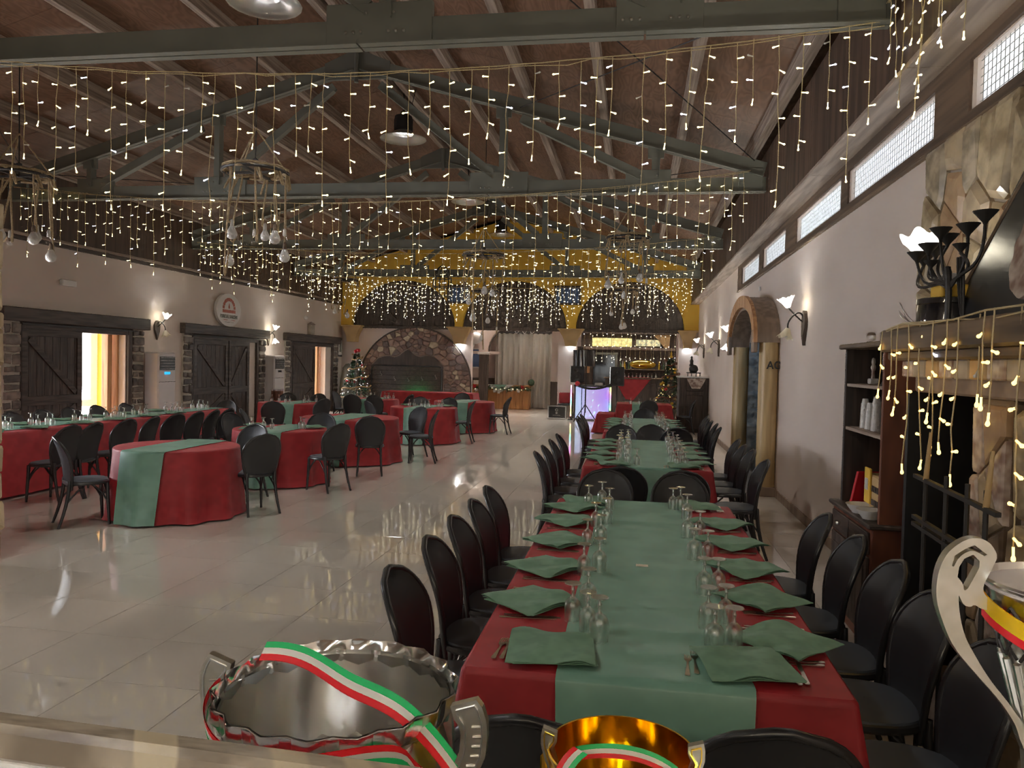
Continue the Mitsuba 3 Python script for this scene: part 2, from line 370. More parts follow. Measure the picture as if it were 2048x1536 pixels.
# roof: plywood sheets between purlins, purlins along the room
TY = [.5, 5.65, 10.8, 15.9, 21.1]
struct('ceiling', grid(np.array([[[XL - .25, YB - .2, zr(XL - .25, 6.62)], [XC, YB - .2, 6.62], [XR + .3, YB - .2, zr(XR + .3, 6.62)]], [[XL - .25, YE + .1, zr(XL - .25, 6.62)], [XC, YE + .1, 6.62], [XR + .3, YE + .1, zr(XR + .3, 6.62)]]])), 'm_ply', smooth=False)
offs = [.12, 1.33, 2.46, 3.59, 4.72, 5.72]
ys = np.arange(YB, YE + .01, 2.42)
for s in (-1, 1):
    for k in range(5):
        for a, b in zip(ys[:-1], ys[1:]):
            u0, u1 = offs[k], offs[k + 1] + (.25 if k == 4 else 0)
            pts = [[XC + s * u, y, 6.62 - .02 - dz - SL * u] for u in (u0 + .002, u1 - .002) for y in (a + .002, b - .002) for dz in (0, .014 + .003 * (k % 2))]
            obj('plywood_sheet', hullm(pts), 'm_ply', 'ceiling', smooth=False)
    for u in offs:
        x = XC + s * u; z1 = 6.585 - SL * u
        obj('purlin', cb(x - .055, x + .055, YB, YE, z1 - .19, z1 + .02, .006), 'm_purlin', 'ceiling', smooth=False)

# steel roof trusses
names = ['first', 'second', 'third', 'fourth', 'fifth']
def truss(y, lab):
    t = thing('steel_truss', lab, 'roof truss')
    zt = 4.15; x0, x1 = -9.96, 1.68
    W = .075
    def lbar(a, b, nm, h=.18, w=.06, cut=()):       # two angles back to back: webs and a bottom flange
        a, b = np.array(a, float), np.array(b, float); d = (b - a) / np.linalg.norm(b - a); up = np.cross(d, [0, 1, 0]); up *= np.sign(up[2]) or 1
        mid = up * h / 2
        ms = [bar(a + mid + [0, o, 0], b + mid + [0, o, 0], .008, h, up) for o in (-.012, .012)]
        ms += [bar(a + [0, o, 0], b + [0, o, 0], w, .009, up) for o in (-w / 2 - .008, w / 2 + .008)]
        obj(nm, cat(ms), 'm_steel', t, smooth=False)
    cuts = [x0, XC - 4.05, XC - 2.0, XC + 2.0, XC + 4.15, x1]
    for a, b in zip(cuts[:-1], cuts[1:]): lbar((a + .008, y, zt), (b - .008, y, zt), 'tie_beam', .2, .07)
    for s in (-1, 1):
        xe = XC + s * 5.78
        lbar((xe, y, zt + .2), (XC + s * .05, y, zt + .2 + SL * 5.73), 'rafter', .2, .065)
        for u in (2.2, 4.35):
            x = XC + s * u; top = zt + .2 + SL * (5.78 - u)
            obj('post', cat(bx(x - .055, x + .055, y - .018, y - .01, zt + .2, top + .03), bx(x - .055, x + .055, y + .01, y + .018, zt + .2, top + .03), bx(x + .045, x + .055, y - .06, y + .06, zt + .2, top)), 'm_steel', t, smooth=False)
            g = Polygon([(x - .13, top + .02 - s * .13 * SL), (x + .13, top + .02 + -s * -.13 * SL * -1 - .0), (x + .1, top - .16), (x - .1, top - .16)])
            obj('gusset_plate', axes(mv(ext(sbox(x - .11, top - .13, x + .11, top + .05), .05), (0, 0, -.025)), (0, y, 0), *ENDW), 'm_steel', t, smooth=False)
        a, b = (XC + s * 2.05, y, zt + .3), (XC + s * .35, y, zt + 1.62)
        obj('strut', cat(bar((a[0], y - .02, a[2]), (b[0], y - .02, b[2]), .01, .12, (0, 0, 1)), bar((a[0], y + .02, a[2]), (b[0], y + .02, b[2]), .01, .12, (0, 0, 1)), bar((a[0], y, a[2] - .07), (b[0], y, b[2] - .07), .1, .008, (0, 0, 1))), 'm_steel', t, smooth=False)
        a, b = (XC + s * 4.15, y, zt + .25), (XC + s * 2.45, y, zt + 1.08)
        obj('strut', cat(bar((a[0], y - .02, a[2]), (b[0], y - .02, b[2]), .01, .12, (0, 0, 1)), bar((a[0], y + .02, a[2]), (b[0], y + .02, b[2]), .01, .12, (0, 0, 1)), bar((a[0], y, a[2] - .07), (b[0], y, b[2] - .07), .1, .008, (0, 0, 1))), 'm_steel', t, smooth=False)
        for u, w in ((2.15, .42), (4.25, .31), (5.62, .16)):
            x = XC + s * u
            k = obj('gusset_plate', cb(x - w, x + w, y - .03, y + .03, zt + .015, zt + .32, .004), 'm_steel', t, smooth=False)
            if u < 5: tag(obj('bolt', cat([mv(lathe([(0, .012), (.011, .01), (.013, 0)], 6), (x + dx, y - .03, zt + .1), rx=PI / 2) for dx in (-.26, -.2, -.14, .08, .14, .2) if abs(dx) < w] + [mv(lathe([(0, .012), (.011, .01), (.013, 0)], 6), (x + dx, y - .03, zt + .24), rx=PI / 2) for dx in (-.1, .12)]), 'm_bolt', k, smooth=False), 'bolt heads', kind='stuff')
    obj('apex_plate', axes(mv(ext(Polygon([(XC - .5, 5.86), (XC + .5, 5.86), (XC + .5, 6.1), (XC + .06, 6.28), (XC - .06, 6.28), (XC - .5, 6.1)]), .05), (0, 0, -.025)), (0, y, 0), *ENDW), 'm_steel_dark', t, smooth=False)
    obj('apex_post', tube([(XC, y - .05, 5.8), (XC, y - .05, 6.25)], .035, 8), 'm_steel_dark', t)
truss(TY[0], 'grey green steel roof truss overhead, behind the photographer')
truss(TY[1], 'nearest grey green steel truss, its bolted bottom beam crossing the top of the picture')
truss(TY[2], 'second grey green steel truss, whole gable shape visible behind the nearest light curtain')
truss(TY[3], 'third grey green steel truss, its beam just above the yellow gable wall')
truss(TY[4], 'farthest grey green steel truss, in front of the three yellow arches')
# wind bracing rods
for i, (a, b) in enumerate([((1.5, 5.75, 4.55), (-1.7, 10.7, 5.35)), ((-1.6, 5.75, 5.4), (1.5, 10.7, 4.55)), ((1.5, 10.9, 4.55), (-1.7, 15.8, 5.35)), ((-9.6, 10.9, 4.6), (-6.6, 15.8, 5.35)), ((-6.6, 5.75, 5.4), (-9.6, 10.7, 4.6))]):
    k = obj('bracing_rod', tube([a, b], .007, 6), 'm_iron')
    tag(k, ['thin bracing rod from the right end of the nearest truss up to the second truss', 'thin bracing rod from the nearest truss down to the right end of the second truss', 'thin bracing rod from the right end of the second truss up to the third',
            'thin bracing rod from the left end of the second truss up to the third', 'thin bracing rod from the nearest truss down to the left end of the second truss'][i], 'bracing rod')

w = key('window_9'); labels[w] = {'kind': 'structure', 'label': 'window behind the photographer'}
obj('pane', M([[-3.2, YB + .01, 1.0], [1.2, YB + .01, 1.0], [1.2, YB + .01, 2.5], [-3.2, YB + .01, 2.5]], [[0, 2, 1], [0, 3, 2]]), 'm_frost', w, smooth=False, emit=L_BACKWIN, weight=2.0)
obj('frame', cat(*[cb(x - .04, x + .04, YB, YB + .06, .95, 2.55) for x in (-3.2, -1.73, -.27, 1.2)], *[cb(-3.24, 1.24, YB, YB + .06, z - .04, z + .04) for z in (.98, 1.75, 2.52)]), 'm_white', w)
# ------------------------------------------------------------------ stonework: irregular stones, each its own piece
def stones(region, n, seed, sx=1.0, joint=.012, minarea=.0012, relax=2):
    rg = np.random.default_rng(seed)
    reg = affinity.scale(region, 1 / sx, 1, origin=(0, 0))
    x0, y0, x1, y1 = reg.bounds
    pts = []
    while len(pts) < n:
        p = rg.uniform([x0, y0], [x1, y1])
        if reg.contains(Point(p)): pts.append(p)
    pts = np.array(pts)
    for it in range(relax + 1):
        cells_ = []
        for c in voronoi_diagram(shapely.MultiPoint(pts), envelope=reg.buffer(1)).geoms:
            q = c.intersection(reg)
            for g in getattr(q, 'geoms', [q]):
                if g.geom_type == 'Polygon' and g.area > minarea: cells_.append(g)
        if it < relax: pts = np.array([[g.centroid.x, g.centroid.y] for g in cells_])
    out = []
    for g in cells_:
        g = affinity.scale(g, sx, 1, origin=(0, 0)).buffer(-joint)
        if g.is_empty or g.geom_type != 'Polygon': continue
        g = g.simplify(joint * .6).buffer(-joint * .6).buffer(joint * .6, 1)
        if g.geom_type == 'Polygon' and g.area > minarea * .5: out.append(g)
    return out
def stone_mesh(g, d, rg, inset=.018):
    c = np.array(g.exterior.coords)[:-1]
    ctr = c.mean(0); r = np.linalg.norm(c - ctr, axis=1, keepdims=True)
    k = np.clip(1 - inset / np.maximum(r, 1e-3), .45, .95)
    top = ctr + (c - ctr) * k; t2 = ctr + (c - ctr) * k * .55
    zz = lambda b: np.c_[np.full(len(c), b)]
    dz = rg.uniform(-.12, .12, (len(c), 1)) * d
    tilt = rg.uniform(-.25, .25, 2) * d / max(r.mean(), .02)
    return hullm(np.vstack([np.c_[c, zz(-.01)], np.c_[ctr + (c - ctr) * .985, zz(d * .55)], np.c_[top, d + dz + ((top - ctr) @ tilt)[:, None]], np.c_[t2, zz(d * 1.12) + ((t2 - ctr) @ tilt)[:, None]]]))
def clad(parent, region, n, seed, o, plane, mats, d=.03, sx=1.0, joint=.012, nm='stone', weights=None, inset=.018):
    rg = np.random.default_rng(seed)
    for g in stones(region, n, seed, sx, joint):
        obj(nm, axes(stone_mesh(g, d * rg.uniform(.6, 1.3), rg, inset), o, *plane), mats[rg.choice(len(mats), p=weights)], parent, smooth=False)

# ------------------------------------------------------------------ end wall: yellow arcade on corbels
arches = [(-9.62, -6.0), (-5.75, -2.26), (-1.96, 1.50)]
def half(a, b, z, h, n=40):
    c, r = (a + b) / 2, (b - a) / 2
    return Polygon([(c + r * math.cos(t), z + h * math.sin(t)) for t in np.linspace(0, PI, n)])
yel = Polygon([(XL - .2, 2.9), (XR + .2, 2.9), (XR + .2, zr(XR, 6.5)), (XC, 6.5), (XL - .2, zr(XL, 6.5))])
ar_polys = [half(a, b, 2.9, 1.56) for a, b in arches]
ya = yel.difference(unary_union([p.buffer(.0) for p in ar_polys])).difference(unary_union([sbox(a + .01, 2.8, b - .01, 2.95) for a, b in arches]))
wall('wall_end', ENDW, (0, YE - .1, 0), ya, .5, 'm_yellow')
obj('cornice', cb(XL, XR, YE - .14, YE - .08, 4.62, 4.67, .01), 'm_yellow', 'wall_end')
for i, ((a, b), p) in enumerate(zip(arches, ar_polys)):      # lunettes: dark boards with a half wheel of battens
    n = ['left', 'middle', 'right'][i]; c, r = (a + b) / 2, (b - a) / 2
    k = struct(f'trim_{7 + i}', axes(mv(ext(p.buffer(.02), .06), (0, 0, -.06)), (0, YE + .08, 0), *ENDW), 'm_darkwood', smooth=False)
    for u0 in np.arange(a, b, .36):
        q = p.buffer(-.01).intersection(sbox(u0 + .006, 2.9, u0 + .354, 5))
        if not q.is_empty and q.area > .01: obj('board', axes(mv(ext(q, .018), (0, 0, 0)), (0, YE + .075, 0), *ENDW), 'm_darkwood', k, smooth=False)
    for t in np.linspace(0, PI, 9)[1:-1]:
        obj('batten', bar((c + .3 * math.cos(t), YE + .04, 2.9 + .26 * math.sin(t)), (c + r * .98 * math.cos(t), YE + .04, 2.9 + 1.53 * math.sin(t)), .05, .03, (0, 1, 0)), 'm_darkwood', k, smooth=False)
    obj('hub', axes(mv(ext(half(c - .34, c + .34, 2.9, .3), .06), (0, 0, 0)), (0, YE + .07, 0), *ENDW), 'm_darkwood', k, smooth=False)
    obj('beam', cb(a - .02, b + .02, YE - .05, YE + .1, 2.82, 2.92, .008), 'm_darkwood', k)
# lower end wall: left bay plastered, piers between the bays
low = sbox(XL - .2, -.1, XR + .2, 2.9)
low = low.difference(sbox(-5.45, -.2, -2.52, 2.84)).difference(sbox(-1.92, -.2, 1.36, 2.84))
wall('wall_end_lower', ENDW, (0, YE + .02, 0), low, .3, 'm_wall_end')
labels['wall_end_lower'] = {'kind': 'structure', 'label': 'plaster wall under the arcade'}
for i, (x0, x1, lamp) in enumerate([(-9.89, -9.22, 0), (-6.2, -5.42, 1), (-2.5, -1.7, 1), (1.33, 1.9, 1)]):
    c = (x0 + x1) / 2; w = (x1 - x0) / 2
    prof = [(1, 2.9), (1, 2.85), (.94, 2.83), (.8, 2.74), (.62, 2.62), (.5, 2.5), (.44, 2.38), (.44, 2.34)]
    q = Polygon([(c + w * u, z) for u, z in prof] + [(c - w * u, z) for u, z in prof[::-1]])
    k = thing('wall_corbel', ['tan moulded corbel under the far left springing of the arcade', 'tan moulded corbel between the left and middle arches, lit from below', 'tan moulded corbel between the middle and right arches, above the painting', 'tan moulded corbel at the right end of the arcade'][i], 'corbel')
    obj('bracket', axes(ext(q, .34), (0, YE + .02, 0), *ENDW), 'm_tan', k, smooth=25)
    obj('cap', cb(x0 - .03, x1 + .03, YE - .36, YE + .02, 2.86, 2.905, .01), 'm_tan', k)
    if lamp:
        obj('lamp', mv(lathe([(0, -.055), (.03, -.05), (.055, -.02), (.05, 0), (0, 0)], 12), (c, YE - .13, 2.335)), 'm_white', k, emit=L_CORBEL)
# stone arch of the left bay with a boarded panel
cx, rx, rz = -7.38, 1.98, 2.9
reg = Polygon([(cx - rx, 0)] + [(cx + rx * math.cos(t), .95 + 1.95 * math.sin(t)) for t in np.linspace(PI, 0, 40)] + [(cx + rx, 0)])
pan = Polygon([(-8.92, 0), (-8.92, 1.55), (-8.85, 1.62), (-8.7, 1.78), (-8.5, 1.86), (-8.3, 1.88), (-8.1, 1.84), (-7.95, 1.9), (-7.72, 2.08), (-7.66, 2.1), (-7.6, 2.08), (-7.4, 1.92), (-7.2, 1.86), (-7.0, 1.92), (-6.8, 1.9), (-6.6, 1.78), (-6.47, 1.62), (-6.4, 1.55), (-6.4, 0)])
pan = affinity.translate(pan, .02, 0)
k = struct('stone_arch', axes(mv(ext(reg.difference(pan), .05), (0, 0, 0)), (0, YE + .02, 0), *ENDW), 'm_mortar_dark', smooth=False)
clad('stone_arch', reg.buffer(-.03).difference(pan.buffer(.03)), 150, 5, (0, YE - .03, 0), ENDW, ST_ARCH, .03, 1.15, .010, weights=[.4, .28, .2, .12])
rim = reg.difference(reg.buffer(-.035)).intersection(sbox(-10, .3, -5, 4))
obj('rim', axes(ext(rim, .08), (0, YE + .02, 0), *ENDW), 'm_darkwood', 'stone_arch', smooth=False)
k = struct('trim_10', axes(mv(ext(pan, .05), (0, 0, 0)), (0, YE + .0, 0), *ENDW), 'm_darkwood', smooth=False)
for z0 in np.arange(.62, 1.55, .155): obj('board', cb(-8.86, -6.45, YE - .075, YE - .05, z0 + .004, z0 + .15, .004), 'm_darkwood_h', k, smooth=False)
obj('frame', tube([(-8.88, YE - .08, .5), (-8.88, YE - .08, 1.46), (-8.8, YE - .08, 1.56), (-6.5, YE - .08, 1.56), (-6.42, YE - .08, 1.46), (-6.42, YE - .08, .5)], .022, 8), 'm_iron', k)
for i in range(5):
    x = -8.55 + .48 * i; z = [1.36, 1.2, 1.18, 1.22, 1.28][i]
    obj('hook', tube(spline([(x, YE - .08, z), (x + .02, YE - .11, z - .08), (x + .05, YE - .1, z - .12), (x + .01, YE - .13, z - .14)], 8), .008, 5), 'm_silver', k)
# two framed pictures on the spandrels
for i, (x0, x1, lab) in enumerate([(-6.22, -5.55, 'dark framed picture on the yellow spandrel between the left and middle arches'), (-2.62, -1.86, 'blue picture in a dark frame on the yellow spandrel between the middle and right arches')]):
    t = thing('spandrel_picture', lab, 'picture')
    obj('canvas', cb(x0, x1, YE - .13, YE - .1, 3.74, 4.24), 'm_blue', t)
    for a in ((x0 - .06, x0, 3.70, 4.28), (x1, x1 + .06, 3.70, 4.28), (x0 - .06, x1 + .06, 3.68, 3.74), (x0 - .06, x1 + .06, 4.24, 4.30)): obj('frame', cb(a[0], a[1], YE - .155, YE - .1, a[2], a[3]), 'm_darkwood', t)

# ------------------------------------------------------------------ left wall: three barn door openings
def barn_door(n, y0, y1, panels, seed, opening):
    D = f'door_{n}'; labels[D] = {'kind': 'structure', 'label': f'barn door opening {n}'}; used[D] = 1
    zt = 2.24
    obj('lintel', cb(XL - .05, XL + .13, y0 - .05, y1 + .12, zt, zt + .23, .012), 'm_darkwood_h', D)
    js = .36
    for a, b, sd in ((y0, y0 + js, seed), (y1 - js, y1, seed + 1)):
        j = obj('jamb', axes(ext(sbox(a + .02, 0, b - .02, zt), .05), (XL, 0, 0), *LEFTW), 'm_mortar_pale', D, smooth=False)
        rg = np.random.default_rng(sd); z = .02
        while z < zt - .03:
            h = rg.uniform(.10, .2); h = min(h, zt - z)
            sp = [a, b] if rg.random() < .55 else [a, a + js * rg.uniform(.4, .6), b]
            for u0, u1 in zip(sp[:-1], sp[1:]):
                hh = h * rg.uniform(.75, 1); q = sbox(u0 + .012, z + .01, u1 - .012, z + hh - .008)
                c = np.array(q.buffer(.035, 2).buffer(-.035, 1).exterior.coords)[:-1] + rg.normal(0, .009, 2)
                g = Polygon([(p[0] + rg.normal(0, .008), p[1] + rg.normal(0, .008)) for p in sbox(u0 + .02, z + .014, u1 - .02, z + hh - .01).segmentize(.12).exterior.coords[:-1]]).convex_hull
                obj('stone', axes(stone_mesh(g, rg.uniform(.02, .045), rg, .022), (XL + .05, 0, 0), *LEFTW), ST_JAMB[rg.integers(3)], j, smooth=False)
            z += h
    for a in (y0 + js, y1 - js - .11): obj('post', cb(XL - .22, XL + .06, a, a + .11, 0, zt, .01), 'm_darkwood', D)
    obj('head', cb(XL - .2, XL + .05, y0 + js, y1 - js, zt - .12, zt, .008), 'm_darkwood_h', D)
    obj('rail', cb(XL + .06, XL + .085, y0 + js, y1 - js, zt - .05, zt - .02, .003), 'm_iron', D)
    for a, b, mir in panels:
        p = obj('leaf', bx(XL + .0, XL + .03, a, b, .02, zt - .1), 'm_darkwood', D, smooth=False)
        nb = max(3, int((b - a) / .17)); w = (b - a) / nb
        for q in range(nb): obj('board', cb(XL + .028, XL + .042, a + q * w + .003, a + (q + 1) * w - .003, .03, zt - .11, .004), 'm_darkwood', p, smooth=False)
        def br(u0, v0, u1, v1, w=.12): obj('brace', axes(mv(bar((u0, v0, 0), (u1, v1, 0), w, .025, (0, 0, 1), .004), (0, 0, .013)), (XL + .04, 0, 0), *LEFTW), 'm_darkwood_h', p, smooth=False)
        br(a + .07, .03, a + .07, zt - .11); br(b - .07, .03, b - .07, zt - .11); br(a + .12, .92, b - .12, .92, .16); br(a + .12, zt - .17, b - .12, zt - .17); br(a + .12, .1, b - .12, .1)
        l, r = (a + .16, b - .16) if not mir else (b - .16, a + .16)
        br(l, zt - .28, r, 1.04, .1); br(r, .8, l, .2, .1)
    if opening:                                     # daylight porch behind the half open door
        a, b = opening
        for q, o in ((b - .02, 0), (b + .17, .06)): obj('sash_post', cb(XL - .34 + o, XL - .2 + o, q, q + .13, 0, zt - .08, .008), 'm_orangewood', D)
barn_door(1, 10.70, 14.22, [(11.06, 12.46, False)], 21, (12.46, 13.5))
barn_door(2, 15.60, 19.42, [(16.0, 17.5, False), (17.52, 18.55, True)], 31, None)
barn_door(3, 20.62, 24.53, [(21.1, 22.68, False)], 41, (22.68, 23.45))
struct('trim_11', bx(XL - .2, XL - .17, 18.55, 19.05, 0, 2.2), 'm_black', smooth=False)
# the porch outside: yellow reveals, floor, ceiling, white framed panes with daylight
for i, (a, b) in enumerate([(12.3, 15.1), (22.4, 25.3), (6.0, 9.0)]):
    w = key('porch'); labels[w] = {'kind': 'structure', 'label': 'yellow porch outside the left doors'}
    obj('reveal', bx(XL - 1.5, XL - .2, b - .3, b - .2, 0, 2.6), 'm_yellow', w, smooth=False)
    obj('reveal', bx(XL - 1.5, XL - .2, a - 1.2, a - 1.1, 0, 2.6), 'm_yellow', w, smooth=False)
    obj('lid', bx(XL - 1.5, XL - .2, a - 1.2, b - .2, 2.4, 2.6), 'm_wall', w, smooth=False)
    obj('step', bx(XL - 1.5, XL - .2, a - 1.2, b - .2, -.1, 0), 'm_wall', w, smooth=False)
    x = XL - 1.5
    obj('pane', M([[x, a - 1.2, 0], [x, b - .3, 0], [x, b - .3, 2.4], [x, a - 1.2, 2.4]], [[0, 1, 2], [0, 2, 3]]), 'm_frost', w, smooth=False, emit=[c * (5 if i == 2 else 1) for c in L_DOOR], weight=5.0)
    obj('frame', cat(bx(x, x + .05, b - .5, b - .3, 0, 2.4), bx(x, x + .05, a - 1.2, b - .3, .62, .76), bx(x, x + .05, a - .2, a - .1, 0, 2.4)), 'm_white', w, smooth=False)
# door 4, nearer than the picture's left edge
D4 = 'door_4'; used[D4] = 1; labels[D4] = {'kind': 'structure', 'label': 'door opening near the bar'}
obj('lintel', cb(XL - .05, XL + .13, 6.0, 9.0, 2.24, 2.47, .012), 'm_darkwood_h', D4)
obj('post', cb(XL - .2, XL + .06, 6.28, 6.4, 0, 2.24, .01), 'm_darkwood', D4); obj('post', cb(XL - .2, XL + .06, 8.6, 8.72, 0, 2.24, .01), 'm_darkwood', D4)

# stone clad pillar at the left edge of the picture
PX, PY = -5.45, 5.40
pk = struct('pillar', bx(PX - .22, PX + .2, PY - .22, PY + .2, 0, 3.0), 'm_mortar', smooth=False)
labels[pk] = {'kind': 'structure', 'label': 'stone clad pillar'}
clad(pk, sbox(PX - .24, .02, PX + .22, 2.98), 30, 71, (0, PY - .22, 0), ENDW, ST_PILL, .045, .8, .007, inset=.03)
clad(pk, sbox(PY - .24, .02, PY + .22, 2.98), 30, 72, (PX + .2, 0, 0), LEFTW, ST_PILL, .045, .8, .007, inset=.03)
obj('wood_post', cb(PX - .18, PX + .12, PY - .15, PY + .15, 3.0, 4.15, .012), 'm_orangewood', pk)

# back room behind the middle and right bays
struct('wall_far', bx(XL, XR + .3, 30.0, 30.2, -.1, 4.5), 'm_wall_end', smooth=False)
struct('ceiling_far', bx(XL, XR + .3, YE + .3, 30.2, 4.4, 4.5), 'm_wall', smooth=False)
struct('wall_far_left', bx(-7.9, -7.7, YE + .3, 30.0, -.1, 4.4), 'm_wall_end', smooth=False)
struct('trim_12', cb(-7.7, -2.2, 29.95, 30.0, 0, 1.12, .01), 'm_darkwood')
struct('trim_13', cb(-7.7, -2.2, 29.3, 29.45, 2.88, 3.12, .01), 'm_darkwood_h')
struct('wall_pier', bx(-2.9, -2.05, 26.55, 26.75, -.1, 4.4), 'm_wall_end', smooth=False)
obj('wainscot', cb(-2.92, -2.03, 26.52, 26.6, 0, 1.12, .008), 'm_darkwood', 'wall_pier')
# small inner arch and its post
ia = sbox(-6.6, 2.05, -4.9, 4.4).difference(half(-8.2, -5.68, 2.15, .95)).difference(half(-5.3, -3.0, 2.15, 1.0))
struct('wall_inner', axes(mv(ext(ia, .18), (0, 0, -.18)), (0, 27.4, 0), *ENDW), 'm_wall_end', smooth=False)
struct('trim_14', cb(-5.66, -5.34, 27.38, 27.62, 0, 2.05, .01), 'm_darkwood'); obj('cap', cb(-5.72, -5.28, 27.35, 27.65, 2.03, 2.12, .01), 'm_white', 'trim_14')
obj('edge', tube([(-5.3 + .0 + 1.15 - 1.15 * math.cos(t), 27.4, 2.15 + 1.0 * math.sin(t)) for t in np.linspace(0, 1.4, 10)], .035, 6), 'm_darkwood', 'trim_14')
w = key('window_20'); labels[w] = {'kind': 'structure', 'label': 'small window in the back room'}
obj('frame', cat(cb(-7.1, -6.0, 29.9, 29.98, 1.5, 1.56), cb(-7.1, -6.0, 29.9, 29.98, 2.25, 2.31), cb(-6.55, -6.5, 29.9, 29.98, 1.5, 2.3), cb(-6.05, -6.0, 29.9, 29.98, 1.5, 2.3)), 'm_white', w)
obj('pane', bx(-7.1, -6.0, 29.96, 29.985, 1.53, 2.28), 'm_blue', w, smooth=False)

for i, (x0, x1, y) in enumerate([(-6.3, -3.6, 27.2), (-1.4, .9, 26.6)]):
    t = thing('ceiling_lamp', ['flat lamp on the back room ceiling before the curtain', 'flat lamp on the ceiling over the bar'][i], 'ceiling lamp')
    obj('diffuser', bx(x0, x1, y - .15, y + .15, 4.30, 4.33), 'm_white', t, smooth=False, emit=L_BACKROOM, weight=1.5); obj('frame', cb(x0 - .03, x1 + .03, y - .18, y + .18, 4.33, 4.40, .01), 'm_white', t)
# ------------------------------------------------------------------ wicker backed dining chair (faces +y, seat centre at the origin)
def back_pt(u, v, off=0.0):
    """shell of the backrest: u in -1..1 across, v in 0..1 up; off = outward (rear)"""
    w = (.165 + .055 * math.sin(min(v / .72, 1) * PI / 2)) * (max(0, 1 - max(0, (v - .52) / .48) ** 2.3)) ** .5
    z = .43 + .47 * v
    y = -.175 - .045 * v - .105 * max(0, v - .25) ** 1.7
    x = u * w
    return np.array([x, y + 1.15 * x * x * (1 - .3 * v) - off, z - .02 * off])
def make_chair():
    nu, nv = 45, 16
    V = list(1 - (1 - np.linspace(0, 1, nv)) ** 1.25); V[-1] = .9985
    us = np.linspace(-1, 1, nu)
    rib = .0016 * np.cos(np.arange(nu) * PI)
    rear = np.array([[back_pt(u, v, .010 + rib[i]) for i, u in enumerate(us)] for v in V])
    front = np.array([[back_pt(u, v, -.010 - rib[i]) for i, u in enumerate(us)] for v in V])
    back = cat(grid(rear, flip=True), grid(front))
    edge = np.array([back_pt(-1, v) for v in np.linspace(-.12, .9985, 22)] + [back_pt(1, v) for v in np.linspace(.9985, -.12, 22)])
    frame = tube(edge, .0145, 8)
    # seat: rounded trapezoid pad on a ring
    th = np.linspace(0, 2 * PI, 40, endpoint=False)
    def ring(s, z):
        c, sn = np.cos(th), np.sin(th)
        x = .212 * s * np.sign(c) * abs(c) ** .75 * (1 + .06 * sn); y = .205 * s * np.sign(sn) * abs(sn) ** .8 + .01
        return np.stack([x, y, np.full_like(x, z)], 1)
    seat = grid(np.array([ring(.2, .419), ring(1.0, .42), ring(1.035, .432), ring(1.02, .449), ring(.96, .455)]), closed=True, flip=False)
    pad = grid(np.array([ring(.98, .45), ring(.96, .462), ring(.8, .469), ring(.4, .472), ring(.01, .472)]), closed=True)
    parts = [('seat', seat, 'm_chairframe', 40, [('cushion', pad, 'm_cushion', 40)]), ('backrest', back, 'm_chair', True, [('hoop', frame, 'm_chairframe', True)])]
    for s in (-1, 1):
        parts.append(('leg', tube([(s * .165, .175, .43), (s * .172, .185, .2), (s * .18, .195, 0)], [.019, .017, .013], 8), 'm_chairframe', True, []))
        parts.append(('leg', tube(spline([(s * .163, -.165, .47), (s * .163, -.172, .36), (s * .172, -.205, .18), (s * .185, -.262, 0)], 8), [.018, .018, .017, .017, .016, .015, .014, .013], 8), 'm_chairframe', True, []))
        parts.append(('brace', tube(spline([(s * .168, .175, .24), (s * .16, .12, .34), (s * .15, .05, .41)], 8), .009, 6), 'm_chairframe', True, []))
        parts.append(('brace', tube(spline([(s * .17, -.19, .24), (s * .165, -.11, .34), (s * .15, -.03, .41)], 8), .009, 6), 'm_chairframe', True, []))
    parts.append(('brace', tube(spline([(-.168, .18, .25), (-.11, .175, .35), (-.04, .17, .41)], 8), .009, 6), 'm_chairframe', True, []))
    parts.append(('brace', tube(spline([(.168, .18, .25), (.11, .175, .35), (.04, .17, .41)], 8), .009, 6), 'm_chairframe', True, []))
    return parts
CHAIR = proto(make_chair())
jr = np.random.default_rng(5)
def chair(x, y, deg, lab, group):
    """deg: direction the sitter faces, 0 = +y, 90 = -x"""
    return put(CHAIR, 'dining_chair', place(x, y, 0, deg + jr.uniform(-2.5, 2.5)), lab, 'chair', group)

